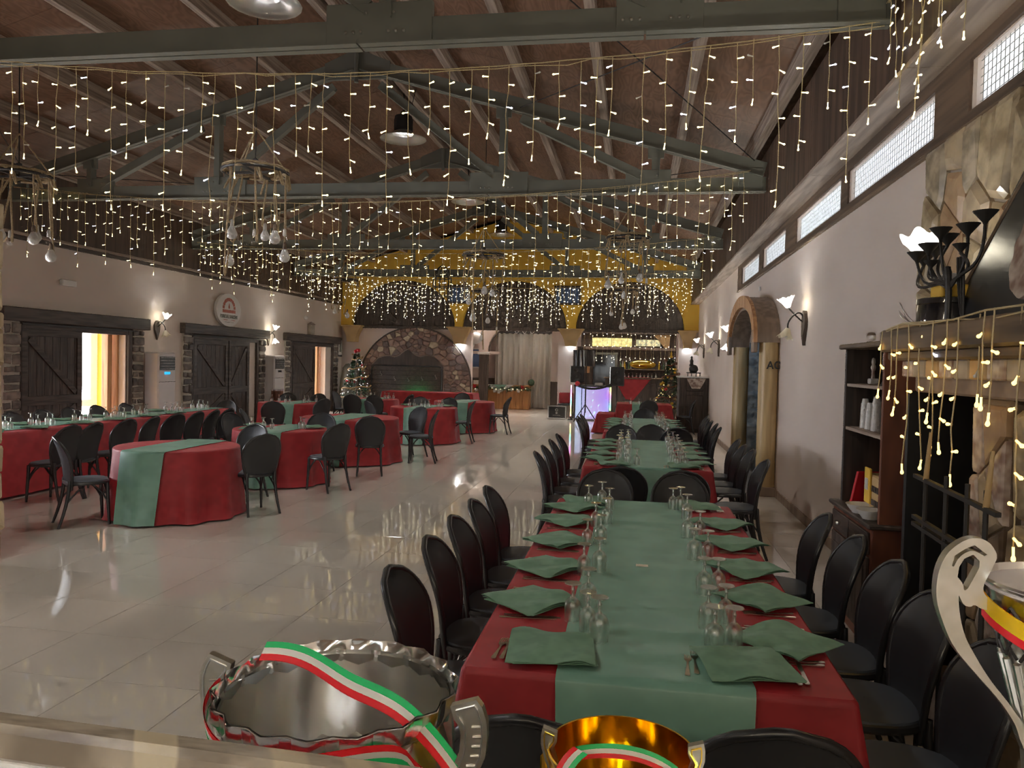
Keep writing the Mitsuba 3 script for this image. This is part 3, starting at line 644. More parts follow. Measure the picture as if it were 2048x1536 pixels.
# ------------------------------------------------------------------ table linen
def cloth_rect(x0, x1, y0, y1, z, seed, drop=.72, flare=.07, folds=9, amp=.02):
    rg = np.random.default_rng(seed); r = .025
    per = []
    cs = [(x1 - r, y0 + r, -PI / 2), (x1 - r, y1 - r, 0), (x0 + r, y1 - r, PI / 2), (x0 + r, y0 + r, PI)]
    for i, (a, b, t0) in enumerate(cs):
        for t in np.linspace(t0, t0 + PI / 2, 7): per.append((a + r * math.cos(t), b + r * math.sin(t), math.cos(t), math.sin(t), abs(math.sin(2 * t)) ** .6))
        n = cs[(i + 1) % 4]; ta = t0 + PI / 2
        p, q = np.array([a + r * math.cos(ta), b + r * math.sin(ta)]), np.array([n[0] + r * math.cos(ta), n[1] + r * math.sin(ta)])
        for s in np.linspace(0, 1, 26)[1:-1]: per.append((*(p + (q - p) * s), math.cos(ta), math.sin(ta), 0))
    per = np.array(per); s = np.r_[0, np.cumsum(np.hypot(*np.diff(per[:, :2], axis=0).T))]
    ph = rg.uniform(0, 6, 4)
    wave = np.sin(s * folds + ph[0]) * .6 + np.sin(s * folds * 1.73 + ph[1]) * .4
    rows = [np.c_[per[:, :2] - per[:, 2:4] * .012, np.full(len(per), z)]]
    for t in np.r_[.01, .03, np.linspace(.08, 1, 12)]:
        o = flare * t * (1 + 1.2 * per[:, 4]) + amp * t ** 1.2 * wave
        rows.append(np.c_[per[:, :2] + per[:, 2:4] * o[:, None], np.full(len(per), z - .004 - drop * t)])
    m = grid(np.array(rows)[::-1], closed=True)
    top = ext(Polygon(rows[0][:, :2]), .001); top = mv(top, (0, 0, z - .001))
    return cat(m, top)
def cloth_round(r, z, seed, drop=.735, folds=9, amp=.042, flare=.05):
    rg = np.random.default_rng(seed); th = np.linspace(0, 2 * PI, 144, endpoint=False)
    ph = rg.uniform(0, 6, 3); n2 = folds + 4
    w = np.sin(th * folds + ph[0] + .8 * np.sin(th * 2 + ph[2])) * .6 + np.sin(th * n2 + ph[1]) * .4
    w = np.sign(w) * abs(w) ** .8
    rows = [np.stack([th * 0, th * 0, th * 0 + z], 1)]
    for q in (.5, .9, .985): rows.append(np.stack([r * q * np.cos(th), r * q * np.sin(th), th * 0 + z], 1))
    for t in np.r_[.008, .03, np.linspace(.08, 1, 14)]:
        o = r + flare * t + amp * min(1, t * 1.3) ** 1.3 * w + .02 * (t > .93) * (t - .93) / .07
        rows.append(np.stack([o * np.cos(th), o * np.sin(th), th * 0 + z - .003 - drop * t], 1))
    return grid(np.array(rows)[::-1], closed=True)
def runner(half_w, y0, y1, z, seed, d0=.62, d1=.62, wob=.02, wr=.0035, edge=None, out=.018, n=90, fl=.10):
    """strip along y over a table whose ends are at y0 and y1 (or edge(x)); hangs d0 and d1 over the ends"""
    rg = np.random.default_rng(seed); nu = 15
    us = np.linspace(-1, 1, nu); P_ = []
    for i, u in enumerate(us):
        x = u * half_w
        a, b = (y0, y1) if edge is None else (-edge(x), edge(x))
        col = []
        for t in np.linspace(1, .02, 14): col.append((x * (1 - .10 * t), a - out - fl * t ** .9 - wob * t * (1 + math.sin(u * 5 + seed)), z - d0 * t))
        col.append((x, a - out * .8, z - .006))
        for t in np.linspace(0, 1, n): col.append((x + .004 * math.sin(t * 9 + seed), a + (b - a) * t, z + .003))
        col.append((x, b + out * .8, z - .006))
        for t in np.linspace(.02, 1, 14): col.append((x * (1 - .10 * t), b + out + fl * t ** .9 + wob * t * (1 + math.sin(u * 5 + seed + 2)), z - d1 * t))
        P_.append(col)
    P_ = np.array(P_)
    flat = abs(P_[..., 2] - z - .003) < 1e-6
    nz = meshkit.noise(np.stack([P_[..., 0] * 1.2 + seed, P_[..., 1] * 9, P_[..., 0] * 0], -1), seed) ** 3 + .4 * meshkit.noise(np.stack([P_[..., 0] * 5, P_[..., 1] * 16, P_[..., 0] * 0 + 3], -1), seed)
    P_[..., 2] += np.where(flat, nz * wr * 2.2, 0)
    return grid(P_, flip=True)
def table_frame(name, lab, x0, x1, y0, y1, z, rnd=False):
    t = thing(name, lab, 'table')
    if rnd:
        c, d, r = (x0 + x1) / 2, (y0 + y1) / 2, (x1 - x0) / 2 - .02
        obj('tabletop', mv(lathe([(0, z - .03), (r, z - .03), (r, z - .004), (0, z - .004)], 32), (c, d, 0)), 'm_beam', t)
        obj('column', mv(lathe([(.28, 0), (.28, .03), (.05, .06), (.045, z - .03), (0, z - .03)], 16), (c, d, 0)), 'm_iron', t)
    else:
        obj('tabletop', cb(x0 + .02, x1 - .02, y0 + .02, y1 - .02, z - .035, z - .004), 'm_beam', t)
        for x in (x0 + .08, x1 - .08):
            for y in (y0 + .08, y1 - .08): obj('leg', bx(x - .03, x + .03, y - .03, y + .03, 0, z - .03), 'm_beam', t, smooth=False)

# ------------------------------------------------------------------ glasses, plates, napkins, cutlery
def goblet(h, r):
    """upside down: the foot is on top"""
    f = h / .155; flip = lambda pr, n: lathe([(a, .155 * f - b * f) for a, b in pr][::-1], n)
    foot = flip([(0, 0), (.031, 0), (.033, .0015), (.033, .003), (.012, .006), (.0058, .012), (.0052, .022), (.0085, .028), (.0052, .034), (.0055, .05), (.009, .057), (.014, .0605), (0, .0615)], 16)
    bowl = flip([(.009, .0605), (r * .62, .066), (r * .92, .08), (r, .096), (r * .97, .125), (r * .93, .152)], 20)
    lip = flip([(r * .93 - .0012, .152), (r * .93 + .0004, .152), (r * .93 + .0004, .155), (r * .93 - .0012, .155), (r * .93 - .0012, .152)], 20)
    return [('bowl', bowl, 'm_goblet', True, [('lip', lip, 'm_gobletstem', False)]), ('stem', foot, 'm_gobletstem', 35, [])]
GLASS = [proto(goblet(.160, .036)), proto(goblet(.148, .032))]
def glass(x, y, z, kind, lab, group):
    return put(GLASS[kind], 'wine_glass', place(x, y, z, jr.uniform(0, 180)), lab, 'glass', group)
PLATE = mikit.ply(lathe([(0, .004), (.07, .004), (.078, .001), (.08, 0), (.084, .002), (.112, .015), (.127, .019), (.1285, .021), (.127, .0225), (.11, .018), (.083, .0075), (0, .0065)], 40), 'm_china', smooth=40)
def napkin(seed):
    rg = np.random.default_rng(seed); n = 19; ph = rg.uniform(0, 6, 6); layers = []
    for L in range(3):
        s = .148 - .004 * L; g = np.linspace(-1, 1, n); X, Y = np.meshgrid(g, g, indexing='ij')
        a = .03 * (L - 1) + rg.uniform(-.04, .04)
        x = s * (X * math.cos(a) - Y * math.sin(a)) + .004 * L; y = s * (X * math.sin(a) + Y * math.cos(a)) - .003 * L
        r = np.maximum(abs(X), abs(Y)) * .5 + np.hypot(X, Y) * .5
        z = .036 - .0075 * L - .008 * r ** 3 + .007 * np.sin(X * 2.6 + Y * 1.9 + ph[0]) * r + .0035 * np.sin(X * 5 - Y * 3 + ph[1]) * (.4 + r) - .012 * np.maximum(0, np.hypot(X, Y) - 1.0) * (1 + .8 * math.sin(ph[2])) + .014 * np.maximum(0, X * .7 + Y * .7 - .6) * math.sin(ph[3])
        P_ = np.stack([x, y, np.maximum(z, .0235 - .012 * np.maximum(0, r - .85))], -1)
        layers += [grid(P_), grid(P_ - [0, 0, .0022], flip=True)]
        for e in (np.stack([P_[0], P_[0] - [0, 0, .0022]]), np.stack([P_[-1] - [0, 0, .0022], P_[-1]]), np.stack([P_[:, 0] - [0, 0, .0022], P_[:, 0]]), np.stack([P_[:, -1], P_[:, -1] - [0, 0, .0022]])): layers.append(grid(e, flip=True))
    return cat(layers)
NAPKIN = [mikit.ply(napkin(s), 'm_napkin', smooth=40) for s in range(6)]
def slab(poly, curve):
    m = ext(poly, .0022); m = M(*trimesh.remesh.subdivide(m.vertices, m.faces)); v = m.vertices.copy()
    v[:, 2] += curve(v[:, 1]); return M(v, m.faces)
hand = Polygon([(-.0035, 0), (-.004, -.03), (-.007, -.085), (-.0085, -.105), (-.006, -.112), (.006, -.112), (.0085, -.105), (.007, -.085), (.004, -.03), (.0035, 0)])
fork_p = unary_union([hand, Polygon([(-.0035, 0), (-.004, .015), (-.012, .028), (-.0125, .04), (.0125, .04), (.012, .028), (.004, .015), (.0035, 0)])] + [sbox(x - .0017, .038, x + .0017, .088) for x in (-.0105, -.0035, .0035, .0105)])
knife_p = unary_union([Polygon([(-.006, 0), (-.0075, -.06), (-.009, -.09), (-.006, -.1), (.006, -.1), (.009, -.09), (.0075, -.06), (.006, 0)]), Polygon([(-.006, 0), (-.0095, .02), (-.0095, .1), (-.004, .122), (.004, .126), (.006, .12), (.006, 0)])])
FORK = mikit.ply(slab(fork_p, lambda y: .0015 + .009 * np.clip((y - .0) / .09, 0, 1) * np.clip(1.25 - y / .08, 0, 1) + .004 * np.clip(-y / .1, 0, 1)), 'm_cutlery', smooth=30)
KNIFE = mikit.ply(slab(knife_p, lambda y: .0008 + 0 * y), 'm_cutlery', smooth=30)

def setting(x, y, z, ang, who, grp, cut=True, forks=2, knives=2, pl=True):
    """place laid for a sitter who looks along ang (degrees, 0 = +y); who names the place"""
    a = math.radians(ang); fx, fy = -math.sin(a), math.cos(a); rx, ry = fy, -fx
    k = obj('plate', PLATE, None, to=place(x, y, z, 0)); tag(k, f'white plate under its napkin, {who}', 'plate', f'plates on the {grp}')
    k = obj('napkin', NAPKIN[jr.integers(6)], None, to=place(x, y, z, ang + 45 + jr.uniform(-9, 9) if ang % 180 else 12 + ang + jr.uniform(-5, 5)))
    tag(k, f'green cloth napkin, {who}', 'napkin', f'napkins on the {grp}')
    if not cut: return
    for i in range(forks):
        o = -.155 - .026 * i + jr.uniform(-.004, .004); s = jr.uniform(-.012, .012) + .01
        k = obj('fork', FORK, None, to=place(x + rx * o + fx * s, y + ry * o + fy * s, z, ang + jr.uniform(-5, 5)))
        tag(k, f'{["inner", "outer"][i]} steel fork, {who}', 'fork', f'forks on the {grp}')
    for i in range(knives):
        o = .158 + .024 * i + jr.uniform(-.004, .004); s = jr.uniform(-.012, .012)
        k = obj('knife', KNIFE, None, to=place(x + rx * o + fx * s, y + ry * o + fy * s, z, ang + jr.uniform(-5, 5)))
        tag(k, f'{["inner", "outer"][i]} steel knife, {who}', 'knife', f'knives on the {grp}')

def dress(tag_, red, m, lab, z=None):
    k = obj('tablecloth', red, 'm_red', smooth=40); return tag(k, lab, 'tablecloth')
ZT = .758
# --- long tables on the right, one behind the other
def long_right(nm, x0, x1, y0, y1, ysl, ysr, gl, gr, chl, chr_, seed, near_end, far_end, rw=.31, cut=True, rx=.1):
    table_frame('dining_table', f'{nm}, hidden under red and green cloths', x0, x1, y0, y1, ZT - .006)
    tag(obj('tablecloth', cloth_rect(x0, x1, y0, y1, ZT, seed, folds=7, amp=.012), 'm_red', smooth=40), f'red tablecloth hanging to the floor, on the {nm}', 'tablecloth')
    tag(obj('table_runner', mv(runner(rw, y0, y1, ZT, seed, wob=.006, n=130, wr=.004), (rx, 0, 0)), 'm_green', smooth=50), f'green satin runner down the middle of the {nm}', 'table runner')
    z = ZT + .001
    for i, y in enumerate(ysl): setting(x0 + .14, y, z, -90, f'{nth(i)} place on the left side of the {nm}', nm, cut, 2, 2)
    for i, y in enumerate(ysr): setting(x1 - .14, y, z, 90, f'{nth(i)} place on the right side of the {nm}', nm, cut, 2, 2)
    for sd, gs in (('left', gl), ('right', gr)):
        for i, (x, y, k) in enumerate(sorted(gs, key=lambda g: g[1])): glass(x, y, z + .005 if abs(x - rx) < rw else z, k, f'upside down glass, {nth(i)} from the camera in the {sd} row of the {nm}', f'glasses in the {sd} row of the {nm}')
    for i, y in enumerate(chl): chair(x0 - .16 + jr.uniform(-.02, .02), y, -90, f'black wicker chair, {nth(i)} on the left side of the {nm}', f'chairs on the left of the {nm}')
    for i, y in enumerate(chr_): chair(x1 + .21 + jr.uniform(-.03, .03), y, 90, f'black wicker chair, {nth(i)} on the right side of the {nm}', f'chairs on the right of the {nm}')
    for i, (x, y) in enumerate(near_end): chair(x, y, 0, f'black wicker chair at the near end of the {nm}, {["left", "right"][i]} one', f'chairs at the near end of the {nm}')
    for i, (x, y) in enumerate(far_end): chair(x, y, 180, f'black wicker chair at the far end of the {nm}, {["left", "right"][i]} one', f'chairs at the far end of the {nm}')
NA, NB, NC = 'nearest long table', 'second long table', 'third long table'
gA_l = [(-.103, 2.745, 0), (-.150, 2.835, 1), (-.215, 2.94, 1), (-.165, 3.12, 0), (-.215, 3.60, 1), (-.145, 3.68, 0), (-.235, 4.20, 1), (-.165, 4.26, 0), (-.215, 4.69, 1), (-.15, 4.80, 0), (-.15, 5.28, 1), (-.21, 5.47, 0), (-.30, 5.38, 1)]
gA_r = [(.30, 2.735, 0), (.372, 2.775, 1), (.30, 2.97, 0), (.375, 3.05, 1), (.325, 3.42, 0), (.39, 3.47, 1), (.325, 4.03, 0), (.40, 4.08, 1), (.33, 4.55, 0), (.405, 4.62, 1), (.36, 5.10, 0), (.285, 5.41, 1), (.335, 5.40, 0)]
long_right(NA, -.54, .70, 2.42, 5.66, [3.12, 3.66, 4.22, 4.78, 5.24], [2.86, 3.37, 3.86, 4.40, 4.93], gA_l, gA_r, [3.0, 3.57, 4.08, 4.6, 5.12], [2.62, 3.17, 3.66, 4.17, 4.76], 3, [(-.24, 2.08), (.36, 2.14)], [(-.22, 6.0), (.38, 5.98)], rx=.085)
setting(-.26, 2.60, ZT + .001, 0, f'left place at the near end of the {NA}', NA)
setting(.385, 2.60, ZT + .004, 0, f'right place at the near end of the {NA}', NA)
setting(.44, 5.50, ZT + .001, 180, f'right place at the far end of the {NA}', NA, True, 2, 0)
setting(-.33, 5.50, ZT + .001, 180, f'left place at the far end of the {NA}', NA, True, 2, 0)
tag(obj('paper_card', cb(.03, .09, 3.80, 3.84, ZT + .009, ZT + .0105, .0003), 'm_paper'), 'small pale paper card lying alone on the green runner of the nearest long table', 'card')
def rows(y0, y1, n, xa, xb, sd):
    rg = np.random.default_rng(sd); out = []
    for y in np.linspace(y0, y1, n): out += [(xa + rg.uniform(-.02, .02), y + rg.uniform(-.05, .05), 0), (xb + rg.uniform(-.02, .02), y + .07 + rg.uniform(-.04, .04), 1)]
    return out
long_right(NB, -.49, .77, 7.52, 10.36, [8.05, 8.5, 9.0, 9.5, 9.95], [7.95, 8.42, 8.9, 9.4, 9.9], [(.04, 7.76, 0)] + rows(7.78, 10.05, 7, -.07, -.16, 4), rows(7.75, 10.05, 7, .43, .52, 5), [7.3, 7.85, 8.5, 9.2], [7.4, 8.3, 8.78, 9.45], 4, [(-.1, 6.74), (.42, 6.66)], [(-.17, 10.2 + .55), (.25, 10.98)], cut=False, rx=.16)
setting(-.2, 7.70, ZT + .001, 0, f'left place at the near end of the {NB}', NB, True, 2, 0); setting(.5, 7.70, ZT + .001, 0, f'right place at the near end of the {NB}', NB, True, 2, 2)
long_right(NC, -.45, .76, 11.45, 14.6, [12.0, 12.5, 13.0, 13.5, 14.0], [11.95, 12.45, 12.95, 13.5, 14.05], rows(11.75, 14.3, 7, -.06, -.15, 6), rows(11.75, 14.3, 7, .42, .51, 7), [11.95, 12.5, 13.0], [11.2, 11.95, 12.55, 13.0, 13.7], 5, [(.6, 11.1)], [(.2, 15.1)], cut=False, rx=.15)
# --- small table before the bar
ND = 'small table before the bar'
table_frame('dining_table', f'{ND}, hidden under red cloth', -.5, .95, 20.3, 21.6, ZT)
tag(obj('tablecloth', cloth_rect(-.45, .95, 19.9, 21.0, ZT, 8, folds=12, amp=.02), 'm_red', smooth=40), f'red tablecloth with a low step of cloth beside it, on the {ND}', 'tablecloth')
tag(obj('table_runner', mv(runner(.26, 19.9, 21.0, ZT, 8, wob=.01), (.2, 0, 0)), 'm_green', smooth=50), f'green runner across the {ND}', 'table runner')
tag(obj('tablecloth', cloth_rect(-.95, -.5, 19.6, 20.6, .5, 9, drop=.47, folds=14, amp=.015), 'm_red', smooth=40), 'low red cloth covered crate left of the small table before the bar', 'tablecloth')
for i, (x, y) in enumerate([(-.1, 19.98), (.12, 20.05), (.4, 19.95), (.5, 20.1), (.55, 20.7)]): glass(x, y, ZT + .006, i % 2, f'upside down glass, {nth(i) if i else "first"} from the left on the {ND}', f'glasses on the {ND}')
chair(.35, 19.5, 0, f'dark chair drawn up to the near side of the {ND}', f'chairs at the {ND}'); chair(1.3, 20.4, 90, f'dark chair right of the {ND}', f'chairs at the {ND}')

# --- long table along the left wall
NL = 'long left table'
LX0, LX1, LZ = -8.25, -7.38, .775
table_frame('dining_table', f'{NL}, hidden under red and green cloths', LX0, LX1, 4.9, 13.25, LZ - .006)
tag(obj('tablecloth', cloth_rect(LX0, LX1, 4.9, 13.25, LZ, 12, folds=6, amp=.02, flare=.12, drop=.74), 'm_red', smooth=40), f'red tablecloth down to the floor on the {NL}', 'tablecloth')
tag(obj('table_runner', mv(runner(.24, 4.9, 13.25, LZ, 12, n=170), ((LX0 + LX1) / 2, 0, 0)), 'm_green', smooth=50), f'pale green runner along the {NL}', 'table runner')
for i, y in enumerate([7.98, 8.35, 9.0, 9.5, 10.1, 10.6, 11.05, 11.5]): chair(LX1 + .62, y + .02, 90 + jr.uniform(-8, 8), f'black chair, {nth(i)} on the room side of the {NL}', f'chairs on the near side of the {NL}')
for i, y in enumerate([7.6, 8.3, 9.4, 9.95, 10.5, 11.1, 11.8]): chair(LX0 - .1, y, -90, f'black chair, {nth(i)} on the wall side of the {NL}', f'chairs on the wall side of the {NL}')
chair(-7.75, 13.05 + .35, 180, f'chair with a sunlit blue grey back at the far end of the {NL}', 'chair at the far end of the left table')
gi = 0
for c, y in enumerate([8.35, 9.05, 9.85, 10.5, 11.15, 12.0, 12.8]):
    for q, (dx, dy) in enumerate([(-.1, -.05), (.05, -.08), (0, .06), (.12, .03), (-.12, .1)][:3 + (c % 3 == 0) * 2 + (c % 2)]):
        glass((LX0 + LX1) / 2 + dx, y + dy * 1.6, LZ + .005, q % 2, f'upside down glass, {nth(q)} of the {nth(c)} cluster on the {NL}', f'glasses in the {nth(c)} cluster along the {NL}')
for i, y in enumerate([8.2, 8.9, 9.7, 10.4, 11.2, 11.9]): setting(LX0 + .15, y, LZ + .001, -90, f'{nth(i)} place on the wall side of the {NL}', NL, False)
for i, y in enumerate([7.9, 8.6, 9.4, 10.1, 10.9, 11.6]): setting(LX1 - .15, y, LZ + .001, 90, f'{nth(i)} place on the room side of the {NL}', NL, False)

# --- round tables
def round_table(nm, x, y, r, seed, rw=.25, rdx=0.0, glasses=(), plates=(), rlab='green', bz=.75):
    table_frame('round_table', f'{nm}, hidden under cloths', x - r, x + r, y - r, y + r, bz, True)
    tag(obj('tablecloth', mv(cloth_round(r, bz + .004, seed), (x, y, 0)), 'm_red', smooth=50), f'red round tablecloth hanging in folds on the {nm}', 'tablecloth')
    e = lambda u: math.sqrt(max(r * r - (u + rdx) ** 2, .01)) + .004
    tag(obj('table_runner', mv(runner(rw, 0, 0, bz + .006, seed, .735, .735, .02, .002, e, .02, 40, .105), (x + rdx, y, 0)), 'm_green', smooth=50), f'{rlab} satin runner across the {nm}, hanging down its front', 'table runner')
    for i, (gx, gy) in enumerate(sorted(glasses)): glass(x + gx, y + gy, bz + .0115, i % 2, f'upside down glass, {nth(i) if i else "first"} from the left on the {nm}', f'glasses on the {nm}')
    for i, (gx, gy, a) in enumerate(plates): setting(x + gx, y + gy, bz + .0105, a, f'on the {nm}, {nth(i)} place', nm, False)
N1, N2, N3, N4, N5, N6, N7 = ('front round table', 'second round table', 'bare third round table', 'fourth round table', 'round table nearest the counter', 'table by the third barn door', 'table before the left tree')
round_table(N1, -4.97, 7.72, .645, 1, .245, 0)
round_table(N2, -4.93, 10.1, .64, 2, .24, .06, [(-.32, -.22), (-.2, -.1), (-.1, -.32), (.0, -.25), (.28, .05), (.36, -.02)], [(-.42, .1, -90), (.43, .12, 90), (-.2, -.42, 0)])
round_table(N3, -4.83, 12.55, .82, 3, .26, -.05)
round_table(N4, -4.5, 16.0, .72, 4, .24, .0, [(-.3, -.1), (-.22, 0), (.0, -.2), (.05, -.1), (.1, .02), (.3, .1), (.38, .02), (.36, .2)], [(-.4, .2, -90), (.4, .3, 90)])
round_table(N5, -4.25, 18.85, .76, 5, .26, .0)
round_table(N6, -7.55, 16.0, .72, 6, .24, .12, [(-.4, -.15), (-.35, .1), (-.05, -.2), (.0, -.1), (.3, 0), (.36, .1), (.45, .3)])
round_table(N7, -6.6, 18.6, .68, 7, .24, .1, [(-.45, .1), (-.38, .2), (-.3, .05), (-.1, -.1), (-.05, .05), (.02, .12), (.3, .1), (.38, .2), (.42, .02), (.5, .2)])
for x, y, a, lab in [(-5.56, 7.02, -44, f'lone black chair standing left of the {N1}, seen from its side'), (-4.22, 8.02, 55, f'black chair with a blue grey seat, right of the {N1}'), (-4.75, 8.72, 170, f'black chair behind the {N1}, its rounded back toward the camera'),
                     (-4.02, 9.62, 62, f'slim dark chair at the right of the {N2}'), (-5.75, 10.55, -105, f'black chair at the left of the {N2}'), (-4.75, 11.0, 190, f'black chair between the two front tables and the {N3}'), (-6.05, 11.6, -70, f'dark chair with a glossy grey back left of the {N3}'),
                     (-3.98, 11.15, 20, f'round backed dark chair in front of the {N3}'), (-3.62, 12.75, 100, f'black chair with its back to the aisle, right of the {N3}'), (-4.0, 13.35, 150, f'blue grey backed chair behind the {N3}'),
                     (-5.25, 15.2, -40, f'black chair left of the {N4}'), (-4.9, 17.0, 190, f'bentwood chair behind the {N4}'), (-4.3, 17.1, 170, f'dark chair at the back of the {N4}'), (-3.68, 16.1, 95, f'dark chair at the aisle side of the {N4}'),
                     (-3.28, 18.5, 85, f'black chair seen sideways right of the {N5}'), (-4.6, 19.9, 180, f'dark chair behind the {N5}'), (-6.95, 13.95, 20, f'grey backed chair in front of the {N6}'), (-8.1, 16.9, 200, f'black chair behind the {N6}, by the barn door'), (-7.45, 17.0, 180, f'second black chair behind the {N6}'),
                     (-6.7, 15.4, 60, f'black chair at the right front of the {N6}'), (-6.75, 17.7, 10, f'black chair in front of the {N7}, left one'), (-6.15, 17.75, -5, f'black chair in front of the {N7}, right one'), (-5.75, 18.4, 80, f'black chair right of the {N7}'), (-7.5, 18.9, -95, f'bentwood chair left of the {N7}, against the bright doorway')]:
    chair(x, y, a, lab, 'chairs around the round tables')
# red buffet before the stone arch
table_frame('buffet_table', 'long buffet table before the stone arch, hidden under red cloth', -7.45, -4.75, 22.0, 22.8, .8)
tag(obj('tablecloth', cloth_rect(-7.5, -4.7, 21.95, 22.85, .81, 15, folds=13, amp=.03, drop=.78), 'm_red', smooth=40), 'bright red cloth over the long buffet table before the stone arch', 'tablecloth')
# ------------------------------------------------------------------ icicle light curtains
WARM, COOL, AMBER = (3.4, 2.7, 1.1), (2.4, 2.7, 3.4), (4.0, 2.4, .5)
def led(l=.046, r=.0062):
    a = tube([(0, 0, 0), (0, 0, l * .7)], r * .75, 6, cap=False)
    b = mv(lathe([(r * .75, 0), (r * 1.2, l * .16), (r * 1.25, l * .28), (r * .7, l * .4), (0, l * .43)], 6), (0, 0, l * .62))
    return cat(a, b)
LED = led(); LEDV, LEDF = LED.vertices, LED.faces
LEDPLY = mikit.ply(LED, 'm_glow', smooth=True); LED_BIG = mikit.ply(led(.052, .0068), 'm_glow', smooth=True)
UNLIT = mikit.ply(LED, 'm_bulbglass', smooth=True)
def rot_to(d, rg):
    d = np.asarray(d, float); d /= np.linalg.norm(d)
    a = np.cross(d, [.3, .9, .1]); a /= np.linalg.norm(a)
    return np.stack([a, np.cross(d, a), d], 1)
DOT = trimesh.creation.icosphere(1, .0125)
def icicle(lab, line, step, lens, seed, individual, warm=WARM, every=.165, ply=LEDPLY, dup=1, nm='icicle_light_curtain', dirn=None):
    """line: points of the carrying cord; drops hang from it, each drop with its bulbs"""
    rg = np.random.default_rng(seed); t = thing(nm, lab, 'string lights')
    far = line[0][1] > 18; BV, BF = (np.asarray(DOT.vertices), np.asarray(DOT.faces)) if far else (LEDV, LEDF)
    line = np.asarray(line, float); L = np.r_[0, np.cumsum(np.linalg.norm(np.diff(line, axis=0), axis=1))]
    at = lambda s: np.array([np.interp(s, L, line[:, k]) for k in range(3)])
    obj('carrier_cord', cat(tube([p + rg.normal(0, .004, 3) for p in line], .0045, 5), tube([p + [0, .012, -.012] + rg.normal(0, .008, 3) for p in line], .0035, 5)), 'm_cord', t, smooth=True)
    tan = (line[-1] - line[0]) / np.linalg.norm(line[-1] - line[0])
    s, i = step * .4, 0
    while s < L[-1] - .05:
        for _ in range(dup if rg.random() < .35 else 1):
            p = at(s) + (rg.normal(0, .02, 3) * [1, 1, 0]); ln = lens[i % len(lens)] * rg.uniform(.88, 1.1)
            n = max(4, int(ln / .08)); zs = np.linspace(0, ln, n)
            path = np.c_[p[0] + np.cumsum(rg.normal(0, .0045, n)), p[1] + np.cumsum(rg.normal(0, .0035, n)), p[2] - zs]
            dk = obj('drop', tube(path, .0033 if individual else .0042, 4), 'm_cord', t, smooth=True)
            bl, side = [], rg.choice([-1, 1])
            for z in np.arange(.06 + rg.uniform(0, .1), ln - .02, every):
                q = np.array([np.interp(z, zs, path[:, k]) for k in range(3)]); side = -side if rg.random() < .7 else side
                d = tan * side * rg.uniform(.7, 1) + np.array([0, rg.uniform(-.5, .2), rg.uniform(-.45, .15)])
                bl.append((q, d, rg.random()))
            bl.append((path[-1], np.array([rg.normal(0, .12), rg.normal(0, .12), -1.0]), .3))
            if individual:
                for q, d, u in bl:
                    m = np.eye(4); m[:3, :3] = rot_to(d, rg); m[:3, 3] = q
                    if u > .93: obj('bulb', UNLIT, None, dk, to=T(m.tolist()))
                    else: obj('bulb', ply, None, dk, to=T(m.tolist()), emit=COOL if u > .80 else warm, weight=0.0)
            else:
                for c, sel in (((3.2, 2.9, 1.9) if far else warm, lambda u: u <= .84), (COOL, lambda u: u > .84)):
                    vs = [q + (BV * 1.12) @ rot_to(d, rg).T + (.02 * d / np.linalg.norm(d) if far else 0) for q, d, u in bl if sel(u)]
                    if vs:
                        m = M(np.vstack(vs), np.vstack([BF + k * len(BV) for k in range(len(vs))]))
                        tag(obj('bulb', m, 'm_glow', dk, smooth=True, emit=c, weight=0.0), 'tiny glowing bulbs of this drop', kind='stuff')
        s += step * rg.uniform(.85, 1.15); i += 1
    return t
def sagline(a, b, sag, n=40):
    a, b = np.array(a, float), np.array(b, float); t = np.linspace(0, 1, n)
    p = a + (b - a) * t[:, None]; p[:, 2] -= sag * 4 * t * (1 - t); return p
LN = [.62, 1.0, .50, .80, 1.05, .42, .72, .95, .55]
icicle('nearest curtain of warm icicle lights, sagging across the room under the first truss', sagline((1.60, 5.60, 4.15), (-5.35, 5.50, 4.13), .22), .152, LN, 1, True)
icicle('short tangle of warm icicle lights by the right fascia, top right corner of the picture', sagline((1.62, 5.55, 4.25), (1.66, 4.1, 4.62), .02, 8), .17, [.45, .75, .55, .95], 2, True, dup=2, every=.12)
icicle('second curtain of warm icicle lights, strung under the second truss', sagline((1.45, 10.72, 4.42), (-9.8, 10.72, 4.36), .34), .152, LN, 3, False, every=.17)
icicle('third curtain of warm icicle lights, strung under the third truss', sagline((1.5, 15.82, 4.38), (-9.78, 15.82, 4.30), .30), .16, LN, 4, False, dup=2, every=.18)
icicle('fourth curtain of warm icicle lights, strung under the farthest truss', sagline((1.5, 21.0, 4.36), (-9.78, 21.0, 4.30), .28), .16, LN, 5, False, dup=2, every=.17)
icicle('farthest curtain of icicle lights, close against the yellow arches', sagline((1.6, 24.6, 4.45), (-9.7, 24.6, 4.42), .25), .15, [.7, 1.1, .6, .9, 1.25, .5, 1.0], 6, False, dup=2, every=.15)
icicle('straight curtain of small white globe lights hanging over the bar counter', sagline((1.3, 25.12, 2.86), (-1.75, 25.12, 2.86), .01, 10), .155, [.95, 1.0, .9], 7, False, warm=(4, 3.8, 3), every=.37, nm='globe_light_curtain')
icicle('near garland of amber icicle lights along the edge of the fireplace mantel', np.array([(1.36, 4.47, 1.965), (1.335, 4.40, 1.985), (1.325, 4.1, 2.0), (1.325, 3.8, 1.995), (1.325, 3.5, 1.99), (1.325, 3.2, 2.0), (1.325, 2.8, 2.0)]), .128, [.30, .36, .42, .78, .66, .62, .40, .5, .7], 8, True, warm=AMBER, every=.115, ply=LED_BIG, nm='mantel_light_garland')

